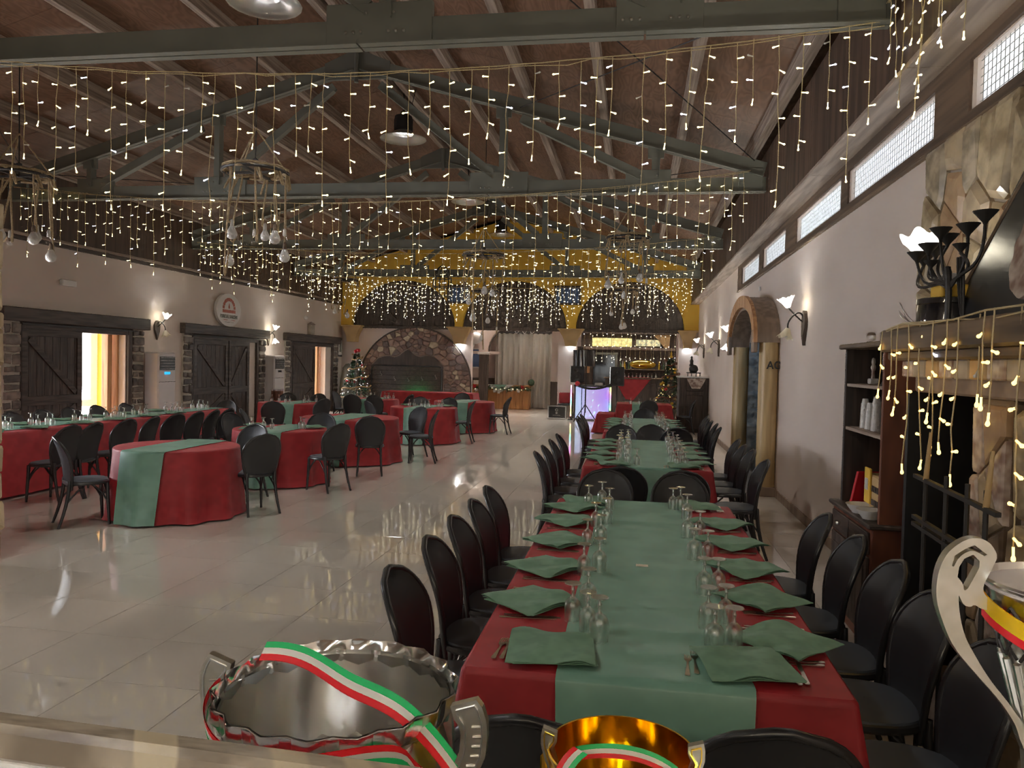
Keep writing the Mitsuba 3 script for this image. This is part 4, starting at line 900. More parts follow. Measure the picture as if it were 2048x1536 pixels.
# ------------------------------------------------------------------ high bay pendants on the ridge
def pendant(y, lab, z=5.62, x=XC):
    t = thing('high_bay_pendant', lab, 'pendant lamp')
    obj('housing', mv(lathe([(0, .50), (.05, .5), (.06, .44), (.15, .42), (.165, .36), (.165, .16), (.13, .145), (.13, .02), (.10, 0), (0, 0)][::-1] if False else [(0, .50), (.05, .5), (.06, .44), (.15, .42), (.165, .36), (.165, .16), (.155, .15), (.155, .36), (0, .38)], 24), (x, y, z)), 'm_black', t)
    prof = [(.155, .16), (.19, .12), (.30, .06), (.385, .035), (.405, .03), (.407, .025), (.385, .028), (.30, .052), (.185, .112), (.15, .155)]
    m = lathe(prof, 36); v = m.vertices.copy(); a = np.arctan2(v[:, 1], v[:, 0]); v[:, :2] *= (1 + .006 * np.cos(a * 18))[:, None]
    obj('reflector', mv(M(v, m.faces), (x, y, z)), 'm_reflector', t, smooth=20)
    obj('lens', mv(lathe([(0, -.055), (.14, -.045), (.27, -.012), (.37, .02), (.395, .03)], 36), (x, y, z)), 'm_pane', t, smooth=True)
    obj('bulb', mv(trimesh.creation.icosphere(2, .11), (x, y, z + .27)), 'm_white', t, smooth=True, emit=L_PENDANT, weight=3.0)
    obj('hanger', tube([(x, y, z + .49), (x, y, zr(x, 6.60))], .012, 6), 'm_iron', t)
    obj('chain', tube([(x + .1, y, z + .42), (x + .22, y, zr(x + .22, 6.60))], .006, 5), 'm_iron', t)
    return t
for y, lab in [(2.75, 'high bay pendant lamp overhead, above the picture'), (-2.2, 'high bay pendant lamp behind the photographer'), (7.95, 'silver reflector of the nearest high bay pendant, cut by the top edge of the picture'), (13.05, 'silver high bay pendant with a black housing under the ridge, second from the camera'),
               (18.3, 'third silver high bay pendant under the ridge'), (23.05, 'farthest high bay pendant, before the yellow gable')]: pendant(y, lab)

# ------------------------------------------------------------------ rope chandeliers with bulbs
BULB_A = lathe([(0, 0), (.02, .003), (.038, .016), (.047, .04), (.044, .062), (.028, .095), (.02, .115), (0, .116)], 16)
SOCK = lathe([(.0, .11), (.022, .11), (.024, .12), (.021, .19), (.008, .205), (0, .205)], 10)
def chandelier(x, y, z, R, lab, drops, seed, top=None):
    rg = np.random.default_rng(seed); t = thing('rope_chandelier', lab, 'chandelier')
    top = zr(x, 6.60) if top is None else top
    th = np.linspace(0, 2 * PI, 33)
    obj('wheel', cat(tube(np.c_[x + R * np.cos(th), y + R * np.sin(th), th * 0 + z], .02, 8, False), bar((x - R, y, z), (x + R, y, z), .035, .03), bar((x, y - R, z), (x, y + R, z), .035, .03)), 'm_iron', t)
    obj('rope_coil', tube(np.c_[x + (R + .015 * np.cos(th * 14)) * np.cos(th * 3), y + (R + .015 * np.sin(th * 9)) * np.sin(th * 3), z + .02 + .03 * np.sin(th * 7)], .016, 6), 'm_rope', t)
    obj('stem', tube([(x, y, z), (x, y, top)], .008, 6), 'm_iron', t)
    obj('hub', mv(lathe([(0, -.05), (.03, -.04), (.035, .04), (0, .06)], 10), (x, y, z + .12)), 'm_black', t)
    for a in (.5, 2.6, 4.7): obj('stay', tube([(x + R * math.cos(a), y + R * math.sin(a), z), (x, y, z + .55)], .011, 6), 'm_rope', t)
    for k, (a, l) in enumerate(drops):
        px, py = x + R * .92 * math.cos(a), y + R * .92 * math.sin(a)
        lp = spline([(px, py, z + .02), (px + .09 * math.cos(a + 1), py + .09 * math.sin(a + 1), z - .16), (px + .02, py, z + .03), (px, py, z - .2), (px, py, z - l)], 22)
        rp = obj('rope', tube(lp, .0125, 6), 'm_rope', t)
        obj('socket', mv(SOCK, (px, py, z - l - .19)), 'm_beam' if k % 2 else 'm_china', rp, smooth=30)
        bs = 1.45 if k % 3 == 1 else (1.25 if k % 3 else .9)
        obj('light_bulb', mv(BULB_A, (px, py, z - l - .19 + .115 * (1 - bs)), s=bs), 'm_bulbglass' if k % 3 else 'm_pane', rp, smooth=True)
D8 = [(.3, .70), (.55, .86), (1.7, .58), (2.6, .74), (2.9, .58), (4.3, 1.0), (5.2, .78), (5.9, .68)]
chandelier(-4.78, 9.0, 4.07, .40, 'large rope chandelier with hanging bulbs at the left, in front of the second truss', D8, 1)
chandelier(-8.05, 8.9, 4.05, .40, 'rope chandelier half hidden behind the stone pillar at the left edge', D8, 2)
chandelier(-3.05, 15.0, 3.88, .42, 'rope chandelier left of centre, bulbs over the left lunette', [(.3, .6), (1.7, .5), (2.6, .75), (3.6, .55), (4.4, 1.1), (5.4, .62)], 3)
chandelier(-.20, 14.6, 4.15, .40, 'rope chandelier at the right, between the third truss and the right arch', [(.2, .75), (.9, .55), (1.9, .6), (2.9, .62), (3.4, .72), (4.6, .95), (5.5, .7)], 4)
chandelier(-8.1, 20.4, 3.95, .36, 'small far rope chandelier near the left wall', [(.3, .75), (1.7, .8), (2.9, .72), (4.6, .8)], 5)
chandelier(-.35, 20.3, 3.72, .36, 'far rope chandelier in front of the right lunette', [(.3, .4), (1.5, .75), (2.9, .45), (3.6, .5), (4.6, .8), (5.5, .42)], 6)
chandelier(-4.05, 20.2, 3.65, .36, 'far rope chandelier before the middle arch, two bulbs on long cords', [(.2, .95), (1.5, .6), (3.0, .6), (3.6, .5), (4.7, 1.1)], 7)
# iron lantern
t = thing('iron_lantern', 'black wrought iron lantern with a domed top, before the left spandrel', 'lantern')
lx, ly, lz = -5.35, 20.6, 3.7
for a in np.arange(6) * PI / 3: obj('rib', tube(spline([(lx + .26 * math.cos(a), ly + .26 * math.sin(a), lz - .15), (lx + .24 * math.cos(a), ly + .24 * math.sin(a), lz + .35), (lx + .12 * math.cos(a), ly + .12 * math.sin(a), lz + .62), (lx, ly, lz + .7)], 12), .013, 6), 'm_iron', t)
for dz in (-.15, .1, .35): obj('ring', tube([(lx + .25 * math.cos(a), ly + .25 * math.sin(a), lz + dz) for a in np.linspace(0, 2 * PI, 25)], .013, 6, False), 'm_iron', t)
obj('stem', tube([(lx, ly, lz + .7), (lx, ly, zr(lx, 6.60))], .008, 6), 'm_iron', t)

# ------------------------------------------------------------------ wall sconces: antler shaped plate, two flower shades
def tulip(n=6, s=1.0):
    th = np.linspace(0, 2 * PI, 49)[:-1]; rows = []
    for q in np.linspace(0, 1, 9):
        r = (.022 + .05 * q ** .8 + .022 * q ** 3 * (1 + .35 * np.cos(th * n))) * s
        rows.append(np.stack([r * np.cos(th), r * np.sin(th), (.115 * q * (1 + .14 * q * np.cos(th * n))) * s], 1))
    P_ = np.array(rows); return cat(grid(P_, closed=True), grid(P_ * [.965, .965, 1], closed=True, flip=True))
TUL = tulip()
scene['m_shade'] = {'type': 'principledthin', 'base_color': rgb(.85, .8, .68), 'roughness': .4, 'diff_trans': 1.1}
P('m_sconce', (.055, .042, .032), .5)
def sconce(wx, y, z, side, lab, lower_lit=False, k=1.0):
    """side: +1 = stands out towards +x"""
    t = thing('wall_sconce', lab, 'wall lamp')
    pl = Polygon([(0, -.24), (.045, -.12), (.085, -.04), (.095, .05), (.06, .13), (.02, .165), (-.02, .165), (-.06, .13), (-.095, .05), (-.085, -.04), (-.045, -.12)])
    base = ext(pl, .035); v = base.vertices.copy(); v[:, 2] += .035 * np.clip(1 - np.hypot(v[:, 0] / .09, v[:, 1] / .2), 0, 1) * (v[:, 2] > .01)
    pln = LEFTW if side > 0 else RIGHTW
    obj('plate', axes(M(v, base.faces), (wx, y, z), *pln), 'm_sconce', t, smooth=25)
    for s_, up, lit in ((1, True, True), (-1, False, lower_lit)):
        c = np.array([wx + side * .20, y - .02 + (.05 if up else .03), z + (.20 if up else -.04)])
        ar = obj('arm', tube(spline([(wx + side * .03, y, z + .03), (wx + side * .09, y, z + (.08 if up else .14)), (c[0] - side * (.03 if up else -.0), c[1], c[2] + (-.03 if up else .05)), c]), .009, 7), 'm_iron', t)
        obj('shade', mv(TUL if up else mv(TUL, rx=PI), c, ry=.25 * side * (1 if up else -1)), 'm_shade', ar, smooth=True, emit=L_SHADE if lit else None, weight=1.0 if lit else None)
        b = mv(trimesh.creation.icosphere(2, .026), c + [side * .01, 0, .092 if up else -.085])
        if lit: obj('bulb', b, 'm_white', ar, smooth=True, emit=[q * k * (1 if up else .25) for q in L_SCONCE], weight=2.0)
        else: obj('bulb', b, 'm_bulbglass', ar, smooth=True)
for y, lab in [(14.70, 'lit flower lamp on the left wall between the first and second barn doors'), (19.64, 'lit flower lamp on the left wall between the second and third barn doors, above an air conditioner')]: sconce(XL, y, 2.30, 1, lab, y > 19)
for y, z, ll, lab in [(9.34, 2.28, False, 'lit flower lamp on the right wall nearest the camera, right of the wooden arch'), (15.35, 2.26, True, 'flower lamp on the right wall just past the wooden arch, both shades lit'), (18.6, 2.26, False, 'second flower lamp on the right wall past the wooden arch'), (22.6, 2.26, False, 'farthest flower lamp on the right wall, near the yellow arcade')]: sconce(XR, y, z, -1, lab, ll)
# globe lamps of the bar, behind the photographer
for i, (x, y, z) in enumerate([(-1.2, -1.3, 2.55), (.2, -1.3, 2.55), (1.4, -.9, 2.5)]):
    t = thing('bar_globe_lamp', f'globe lamp over the bar behind the photographer, {nth(i)}', 'pendant lamp')
    obj('globe', mv(trimesh.creation.icosphere(2, .11), (x, y, z)), 'm_white', t, smooth=True, emit=L_BAR, weight=2.0)
    obj('cord', tube([(x, y, z + .1), (x, y, zr(x, 6.60))], .005, 5), 'm_black', t)
# ------------------------------------------------------------------ wooden arch niche on the right wall
NI = 'niche_arch'
thing(NI, 'arched wooden portal on the right wall with a rocky water wall lit blue inside', 'archway')
ya, yb = 10.88, 13.95
def half_col(y, r=.135): return mv(lathe([(r, 0), (r, .14), (r * .96, .145), (r * .96, 2.12), (0, 2.12)], 24), (XR - .13, y, 0))
for y in (ya + .13, yb - .13):
    c = obj('pilaster', half_col(y), 'm_palewood', NI, smooth=30)
    obj('base', cb(XR - .29, XR - .005, y - .16, y + .16, 0, .13, .006), 'm_archwood', c)
def arch_band(r0, r1, x0, x1, z0=2.12, h=.74, c=(ya + yb) / 2, w=(yb - ya) / 2):
    out = []
    th = np.linspace(0, PI, 41)
    o = [(c + (w + r1) * math.cos(t), z0 + (h + r1) * math.sin(t) ** .9) for t in th]; i = [(c + (w - r0) * math.cos(t), z0 + (h - r0) * math.sin(t) ** .9) for t in th]
    return axes(ext(Polygon(o + i[::-1]), x1 - x0), (x1, 0, 0), *RIGHTW)
obj('arch_front', arch_band(.16, .02, XR - .36, XR - .31), 'm_orangewood', NI, smooth=40)
obj('arch_body', arch_band(.20, 0, XR - .31, XR - .005), 'm_archwood', NI, smooth=40)
for y in (ya + .02, yb - .22): obj('impost', cb(XR - .36, XR - .3, y, y + .2, 1.98, 2.3, .01), 'm_archwood', NI)
obj('letters', axes(mv(meshkit.text_mesh('AG', .10, .004, True), (0, 0, 0)), (XR - .18, ya - .012, 1.76), (1, 0, 0), (0, 0, 1), (0, -1, 0)), 'm_black', NI, smooth=False)
tag(obj('sensor', cb(XR - .03, XR - .003, 12.72, 12.77, 3.00, 3.08, .008), 'm_white'), 'small white sensor on the right wall above the wooden arch', 'sensor')
# recess with rock relief
def rock(P_, amp, f, sd):
    d = (meshkit.fbm(P_ * f, 4, sd) - .5) * 2; e = abs(meshkit.noise(P_ * f * 2.3, sd + 7) - .5) * 2
    return amp * (d + .6 * e ** .5)
zz, yy = np.meshgrid(np.linspace(0, 2.9, 90), np.linspace(11.05, 13.8, 80), indexing='ij')
Pb = np.stack([np.full_like(zz, XR + .42), yy, zz], -1); Pb[..., 0] -= rock(Pb * [1, 1, 1.6], .07, 4.0, 1)
scene['m_rock'] = two(prin(mottled((.10, .115, .12), (.30, .32, .32), 7.0, 4), .35))
struct('niche_wall', grid(Pb), 'm_rock', smooth=True)
for y, s in ((13.68, -1), (11.22, 1)):
    zz, xx = np.meshgrid(np.linspace(0, 2.2, 70), np.linspace(XR - .02, XR + .45, 26), indexing='ij')
    Ps = np.stack([xx, np.full_like(zz, y), zz], -1); Ps[..., 1] += s * rock(Ps * [1, 1, 1.6], .06, 5.0, 2)
    obj('side', grid(Ps, flip=s > 0), 'm_rock', 'niche_wall', smooth=True)
obj('soffit', bx(XR, XR + .5, 11.0, 13.9, 2.85, 2.9), 'm_wall', 'niche_wall', smooth=False)
t = thing('niche_downlight', 'small white downlight in the soffit of the wooden arch', 'spotlight')
obj('lens', mv(lathe([(0, 0), (.035, 0), (.035, .03), (0, .03)], 14), (XR - .16, 13.55, 2.53)), 'm_white', t, emit=(60, 66, 75))
obj('ring', mv(lathe([(.035, -.004), (.05, -.004), (.05, .03), (.035, .03)], 14), (XR - .16, 13.55, 2.535)), 'm_silver', t)
t = thing('niche_strip_light', 'blue white strip light at the back of the wooden arch', 'light')
obj('tube', cb(XR + .2, XR + .23, 11.5, 13.6, 2.68, 2.70), 'm_white', t, emit=(4, 9, 16), weight=.6)

# ------------------------------------------------------------------ bookcase
B = thing('bookcase', 'tall dark wooden bookcase against the right wall, open shelves above a cupboard', 'bookcase')
b0, b1, bxf, bt = 5.06, 5.96, 1.53, 1.95
obj('side_panel', cb(bxf, XR - .03, b0, b0 + .03, .78, bt - .03, .004), 'm_redwood', B)
obj('side_panel', cb(bxf, XR - .03, b1 - .03, b1, .78, bt - .03, .004), 'm_darkwood', B)
obj('back_panel', cb(XR - .05, XR - .02, b0 + .02, b1 - .02, .78, bt - .03, .003), 'm_darkwood', B)
obj('top', cb(bxf - .04, XR - .01, b0 - .03, b1 + .03, bt - .035, bt, .008), 'm_beam', B)
for z in (1.34, 1.655): obj('shelf', cb(bxf + .01, XR - .05, b0 + .03, b1 - .03, z - .012, z + .012, .003), 'm_purlin', B)
obj('counter', cb(bxf - .07, XR - .02, b0 - .04, b1 + .05, .77, .80, .008), 'm_darkwood_h', B)
obj('cupboard', cb(bxf - .04, XR - .02, b0 - .01, b1 + .02, .0, .77, .006), 'm_redwood', B)
for a in (b0 + .02, (b0 + b1) / 2 + .01):
    d = obj('drawer', cb(bxf - .058, bxf - .04, a, a + .42, .60, .74, .005), 'm_darkwood_h', B); obj('knob', mv(lathe([(0, .03), (.012, .028), (.014, .015), (.006, 0)], 10), (bxf - .058, a + .21, .67), ry=-PI / 2), 'm_silver', d)
    d = obj('door', cb(bxf - .058, bxf - .04, a, a + .42, .08, .585, .005), 'm_darkwood', B); obj('panel', cb(bxf - .066, bxf - .055, a + .06, a + .36, .15, .52, .008), 'm_darkwood', d)
sh = lambda z: z + .0125
for i, (y, h) in enumerate([(5.78, .19), (5.66, .16), (5.52, .215)]):
    n = int(h / .012); pr = [(0, 0)]
    for q in range(n): z = q * .012; pr += [(.034 - .0004 * q, z), (.0345 - .0004 * q, z + .008), (.031 - .0004 * q, z + .0085)]
    tag(obj('cup_stack', mv(lathe(pr + [(.02, n * .012 + .03), (0, n * .012 + .03)], 16), (1.63, y, sh(1.34))), 'm_white', smooth=20), f'stack of white paper cups on the bookcase shelf, {["left", "short middle", "tall right"][i]} one', 'paper cups')
t = thing('figurine', 'small pale trophy figurine on the upper bookcase shelf', 'figurine'); obj('base', cb(1.66, 1.72, 5.80, 5.86, sh(1.655), sh(1.655) + .04), 'm_white', t); obj('figure', mv(lathe([(0, 0), (.014, 0), (.012, .05), (.02, .08), (.012, .1), (.016, .12), (.011, .145), (0, .15)], 10), (1.69, 5.83, sh(1.655) + .04)), 'm_ceramic', t, smooth=True)
t = thing('small_statue', 'dark and white striped little statue at the right of the upper bookcase shelf', 'figurine'); obj('pedestal', mv(lathe([(0, 0), (.05, 0), (.04, .02), (.015, .05), (.04, .09), (.05, .1), (0, .1)], 14), (1.60, 5.2, sh(1.655))), 'm_black', t)
for i in range(4): obj('bar', cb(1.575, 1.59, 5.15 + .028 * i, 5.165 + .028 * i, sh(1.655) + .1, sh(1.655) + .21, .003), 'm_white', t)
tag(obj('book', axes(cb(0, .03, 0, .24, 0, .2, .003), (1.56, 5.84, .801), (.25, -.93, .1), (.15, -.12, .98), (.95, .2, 0)), 'm_redshiny', smooth=30), 'red book leaning in the open lower compartment of the bookcase', 'book')
t = thing('patterned_bag', 'yellow and brown patterned paper bag in the lower compartment of the bookcase', 'bag'); obj('body', cb(1.6, 1.78, 5.3, 5.58, .801, 1.06, .01), 'm_tan', t); obj('flap', cb(1.585, 1.6, 5.46, 5.58, .86, 1.10, .004), 'm_yellow', t); obj('label', cb(1.578, 1.586, 5.49, 5.55, .95, 1.03, .004), 'm_white', t)
for i in range(6): obj('stripe', cb(1.592, 1.602, 5.31 + .05 * (i % 3), 5.345 + .05 * (i % 3), .86 + .09 * (i // 3), .90 + .09 * (i // 3), .003), 'm_darkwood', t)
for i, (y, r) in enumerate([(5.45, .10), (5.24, .09)]): tag(obj('bowl', mv(lathe([(0, .004), (r * .5, .004), (r * .45, 0), (r * .55, 0), (r * .8, .03), (r, .06), (r * .97, .06), (r * .75, .034), (r * .5, .012), (0, .01)], 24), (1.535, y, .801)), 'm_china', smooth=40), f'white bowl on the bookcase counter, {["back", "front"][i]} one', 'bowl')
t = thing('glass_globe', 'little clear globe ornament on top of the bookcase', 'ornament'); obj('stand', mv(lathe([(0, 0), (.03, 0), (.028, .015), (0, .018)], 14), (1.62, 5.66, bt)), 'm_black', t); obj('ball', mv(trimesh.creation.icosphere(3, .034), (1.62, 5.66, bt + .05)), 'm_glass', t, smooth=True)

# ------------------------------------------------------------------ fireplace: stone breast, hood, mantel, posts
cr = Polygon([(1.5, 1.95), (5.55, 1.95), (5.55, 3.235), (1.5, 3.235)])
k = struct('chimney_breast', bx(XR - .03, XR, 1.5, 5.55, 1.9, 3.235), 'm_mortar', smooth=False)
clad('chimney_breast', cr, 46, 91, (XR - .03, 0, 0), RIGHTW, ST_CHIM, .05, .62, .007, inset=.05)
obj('edge_strip', cb(XR - .035, XR, 5.55, 5.575, 1.98, 3.235, .004), 'm_whitematte', 'chimney_breast')
F = thing('fireplace', 'stone and timber fireplace with a heavy wooden mantel at the right edge', 'fireplace')
m0, m1 = 1.2, 4.50
obj('mantel', cb(1.33, XR - .03, m0, m1, 1.865, 1.985, .012), 'm_beam', F); obj('moulding', cb(1.36, XR - .03, m0, m1 - .05, 1.82, 1.87, .01), 'm_beam', F)
obj('lintel', cb(1.42, XR - .03, m0, 4.2, 1.66, 1.825, .01), 'm_mortar_dark', F)
for i, y in enumerate(np.arange(2.2, 4.2, .165)): obj('frieze_tile', cb(1.40, 1.425, y + .004, y + .158, 1.735, 1.82, .006), ['m_ceramic', 'm_tan', 'm_mortar'][i % 3], F)
hood = hullm([(1.60, 3.55, 1.985), (XR - .05, 4.72, 1.985), (1.60, 1.2, 1.985), (XR - .05, .9, 1.985), (XR - .05, 3.95, 3.0), (1.82, 3.6, 3.0), (1.82, 1.6, 3.0), (XR - .05, 1.4, 3.0), (1.62, 4.42, 1.985)])
obj('hood', hood, 'm_blackmetal', F, smooth=False)
obj('hood_trim', tube([(1.615, 4.43, 1.99), (1.835, 3.66, 3.0)], .012, 6), 'm_beam', F)
for y0, y1, m in ((3.17, 3.46, 'm_beam'), (1.4, 1.7, 'm_beam')):
    p_ = obj('post', cb(1.42, 1.75, y0, y1, 0, 1.66, .015), 'm_beam', F)
    clad(p_, sbox(y0 + .0, .05, y1, 1.64), 16, int(y0 * 10), (1.42, 0, 0), RIGHTW, ['m_beam', 'm_ceramic', ST_CHIM[1], ST_CHIM[3]], .02, .7, .004, inset=.02)
p_ = obj('side_wall', bx(1.47, XR - .03, 1.7, 3.17, 0, 1.66), 'm_mortar', F, smooth=False)
clad(p_, sbox(1.72, .03, 3.15, 1.64), 34, 95, (1.47, 0, 0), RIGHTW, ST_CHIM, .06, 1.0, .01, inset=.03)
obj('firebox', cat(bx(XR - .06, XR - .03, 3.46, 4.4, 0, 1.66), bx(1.45, XR - .03, 4.36, 4.4, 0, 1.66), bx(1.45, XR - .03, 3.46, 3.47, 0, 1.66)), 'm_black', F, smooth=False)
obj('hearth', cb(1.5, XR - .03, 3.46, 4.36, 0, .2, .01), 'm_mortar_dark', F)
t = thing('slab_plaque', 'oval bark edged wooden slab with pale patterned face, hanging on the dark fireplace hood', 'plaque')
sl = affinity.scale(Point(0, 0).buffer(1, 24), .15, .21); sl = Polygon([(x * (1 + .06 * math.sin(9 * math.atan2(y, x))), y * (1 + .05 * math.sin(7 * math.atan2(y, x) + 1))) for x, y in sl.exterior.coords[:-1]])
obj('slab', axes(ext(sl, .03), (1.575, 3.34, 2.27), (0, 1, 0), (.215, 0, .977), (-.977, 0, .215)), 'm_ceramic', t, smooth=30); obj('ring', tube([(1.66 + .0, 3.34 + .05 * math.cos(a), 2.50 + .05 * math.sin(a)) for a in np.linspace(0, 2 * PI, 15)], .008, 6, False), 'm_iron', t)
# candelabra
C = thing('iron_candelabra', 'tall black iron candelabra with funnel cups and one lit flower shade, on the mantel', 'candelabra')
c0 = np.array([1.52, 4.08, 1.985])
obj('trunk', tube(spline([c0, c0 + [0, 0, .12], c0 + [0, .01, .24], c0 + [0, .03, .30]], 12), [.016] * 10 + [.018, .016], 8), 'm_iron', C)
obj('foot', mv(lathe([(0, .012), (.05, .01), (.09, 0), (0, 0)], 20), c0), 'm_iron', C)
arms = [(.44, .36, 0), (.36, .365, 1), (.27, .38, 1), (.20, .385, 1), (.12, .42, 1), (.05, .44, 1), (-.12, .43, 1), (-.20, .34, 2), (-.30, .455, 1), (.16, .31, 2)]
FUN = lathe([(0, 0), (.008, 0), (.012, .01), (.05, .055), (.053, .06), (.047, .058), (.01, .018), (0, .017)], 16)
for i, (dy, dz, kd) in enumerate(arms):
    e = c0 + [(-1) ** i * .03, dy, dz]; s0 = c0 + [0, .03 * np.sign(dy), .20 + .01 * (i % 3)]
    a = obj('arm', tube(spline([s0, s0 + [0, dy * .45, .03], s0 + [0, dy * .92, .07], e], 14), .008, 6), 'm_iron', C)
    if kd: obj('cup', mv(FUN, e, s=1.0 if kd == 1 else .7), 'm_iron', a, smooth=25)
    else:
        obj('cup', mv(FUN, e - [0, 0, .0], s=1.1), 'm_iron', a, smooth=25); obj('shade', mv(TUL, e + [0, 0, .035], s=1.15, rx=-.25), 'm_shade', a, smooth=True, emit=L_SHADE, weight=1.0); obj('bulb', mv(trimesh.creation.icosphere(2, .028), e + [0, .02, .105]), 'm_white', a, smooth=True, emit=[q * .5 for q in L_SCONCE])
for j, dy in enumerate((-.04, -.07, -.1)): obj('stem', tube(spline([c0 + [.02, -.13, 0], c0 + [.02, dy - .02, .2], c0 + [.02, dy, .34]], 10), .006, 6), 'm_iron', C)
# stack beside the candelabra
t = thing('stacked_boxes', 'dark round gift box and gold box stacked on the mantel', 'boxes')
obj('tray', cb(1.40, 1.80, 4.14, 4.46, 1.985, 2.015, .006), 'm_tan', t); obj('drum', mv(lathe([(0, 0), (.135, 0), (.14, .02), (.135, .1), (.14, .105), (.14, .13), (.12, .135), (0, .135)], 28), (1.60, 4.32, 2.015)), 'm_screen', t, smooth=30)
obj('gold_box', cb(1.54, 1.68, 4.22, 4.38, 2.15, 2.215, .006), 'm_yellow', t)
t = thing('photo_frame', 'small pale framed photo standing on the stacked boxes', 'picture frame'); obj('frame', axes(cb(-.045, .045, 0, .075, 0, .012, .004), (1.60, 4.43, 2.151), (.3, -.95, 0), (.05, 0, .998), (-.95, -.3, 0)), 'm_whitematte', t); obj('photo', axes(cb(-.033, .033, .012, .063, .011, .0135, .001), (1.60, 4.43, 2.151), (.3, -.95, 0), (.05, 0, .998), (-.95, -.3, 0)), 'm_ceramic', t)
t = thing('barcode_parcel', 'small white box with dark stripes on top of the gold box', 'box'); obj('box', cb(1.57, 1.65, 4.24, 4.34, 2.2155, 2.275, .004), 'm_white', t)
for i in range(4): obj('stripe', cb(1.5685, 1.5705, 4.255 + .02 * i, 4.262 + .02 * i, 2.225, 2.268, .0005), 'm_black', t)
t = thing('wire_ornament', 'spiky silver wire ornament sticking out left of the stacked boxes', 'ornament')
rg = np.random.default_rng(3)
for i in range(9): a = rg.uniform(-.6, 1.2); obj('wire', tube(spline([(1.5, 4.44, 2.02), (1.47, 4.50 + .03 * i % .05, 2.04 + .05 * math.sin(a)), (1.45, 4.54 + .015 * (i % 4), 2.05 + .13 * math.sin(a))], 6), .0018, 4), 'm_silver', t)
# iron candle rack with tapers
R = thing('iron_candle_rack', 'wrought iron floor rack with spikes in front of the fireplace opening', 'candle stand')
rx_ = 1.20; rys = np.array([3.38, 3.17, 2.98, 2.83])
for i, y in enumerate(rys): obj('upright', tube([(rx_, y, 0), (rx_, y, 1.36 - .0 * i)], .009, 6), 'm_iron', R)
for z in (1.305, 1.13, 1.10, .25): obj('rail', bar((rx_, 3.5, z + .012), (rx_, 2.74, z - .012), .02, .016), 'm_iron', R, smooth=False)
obj('foot', cb(rx_ - .12, rx_ + .12, 3.36, 3.40, 0, .02), 'm_iron', R); obj('foot', cb(rx_ - .12, rx_ + .12, 2.81, 2.85, 0, .02), 'm_iron', R)
for i, (y, z, tl) in enumerate([(3.38, 1.315, -.035), (2.83, 1.30, -.035)]): tag(obj('taper_candle', tube([(rx_, y, z), (rx_, y + tl * .5, z + .1), (rx_, y + tl, z + .20)], [.011, .009, .006], 10), 'm_tan', smooth=True), f'yellow taper candle leaning on the iron rack, {["left", "right"][i]} one', 'candle')
# ------------------------------------------------------------------ left wall: air conditioners, sign, small boxes
def aircon(y0, y1, lab, disp):
    t = thing('air_conditioner', lab, 'air conditioner'); x0, x1, h = XL + .03, XL + .36, 1.80
    obj('cabinet', cb(x0, x1, y0, y1, 0, h, .03), 'm_ac', t); obj('top_vent', cb(x1 - .005, x1 + .012, y0 + .04, y1 - .04, h - .37, h - .09, .006), 'm_black', t)
    for z in np.arange(h - .345, h - .1, .058): obj('louver', bar((x1 + .016, y0 + .05, z), (x1 + .016, y1 - .05, z), .022, .008), 'm_ac', t, smooth=False)
    obj('display', cb(x1 - .004, x1 + .006, (y0 + y1) / 2 - .1, (y0 + y1) / 2 + .1, h - .46, h - .405, .002), 'm_screen', t, emit=(.02, .5, .9) if disp else None, weight=.02 if disp else None)
    obj('seam', cb(x1 - .004, x1 + .004, y0 + .02, y1 - .02, h - .62, h - .612, .001), 'm_black', t)
    for z in np.arange(.12, .62, .085): obj('grille_slot', cb(x1 - .004, x1 + .003, y0 + .05, y1 - .05, z, z + .022, .002), 'm_black', t)
aircon(14.26, 14.86, 'white floor standing air conditioner with a lit display, between the first and second barn doors', True)
aircon(19.35, 19.95 + .02, 'white floor standing air conditioner between the second and third barn doors', False)
t = thing('waste_bin', 'brown cylindrical waste bin left of the second air conditioner', 'bin'); obj('body', mv(lathe([(0, 0), (.15, 0), (.155, .02), (.155, .88), (0, .88)], 24), (XL + .62, 19.0, 0)), 'm_redwood', t, smooth=30); obj('rim', mv(lathe([(.15, .86), (.16, .86), (.16, .9), (.15, .9)], 24), (XL + .62, 19.0, 0)), 'm_silver', t, smooth=30)
# round sign
S = thing('round_wall_sign', 'round white sign with a red brick oven emblem and lettering, leaning over the second barn door', 'sign')
so = np.array([XL + .03, 17.43, 2.88]); sr = .40
sx_ = lambda m, d=0: axes(m, so + [d, 0, 0], (0, 1, 0), (0, 0, 1), (1, 0, 0))
obj('disc', sx_(ext(affinity.scale(Point(0, 0).buffer(sr, 40), 1.42, 1), .07)), 'm_white', S, smooth=25)
m_emb = 'm_redwood'
for q in range(9):
    a0, a1 = PI * q / 9 + .03, PI * (q + 1) / 9 - .03
    obj('brick', sx_(ext(Polygon([(.26 * 1.15 * math.cos(a), .02 + .28 * math.sin(a)) for a in np.linspace(a0, a1, 5)] + [(.19 * 1.15 * math.cos(a), .02 + .2 * math.sin(a)) for a in np.linspace(a1, a0, 5)]), .006), .07), 'm_brick', S, smooth=False)
for q in range(5): obj('brick', sx_(ext(sbox(-.30 + .12 * q + .005, -.07, -.30 + .12 * (q + 1) - .005, .005), .006), .07), 'm_brick', S, smooth=False)
obj('flame', sx_(ext(Polygon([(0, .03), (.035, .06), (.03, .1), (.0, .17), (-.012, .12), (-.035, .09), (-.03, .05)]), .006), .07), 'm_brick', S, smooth=False)
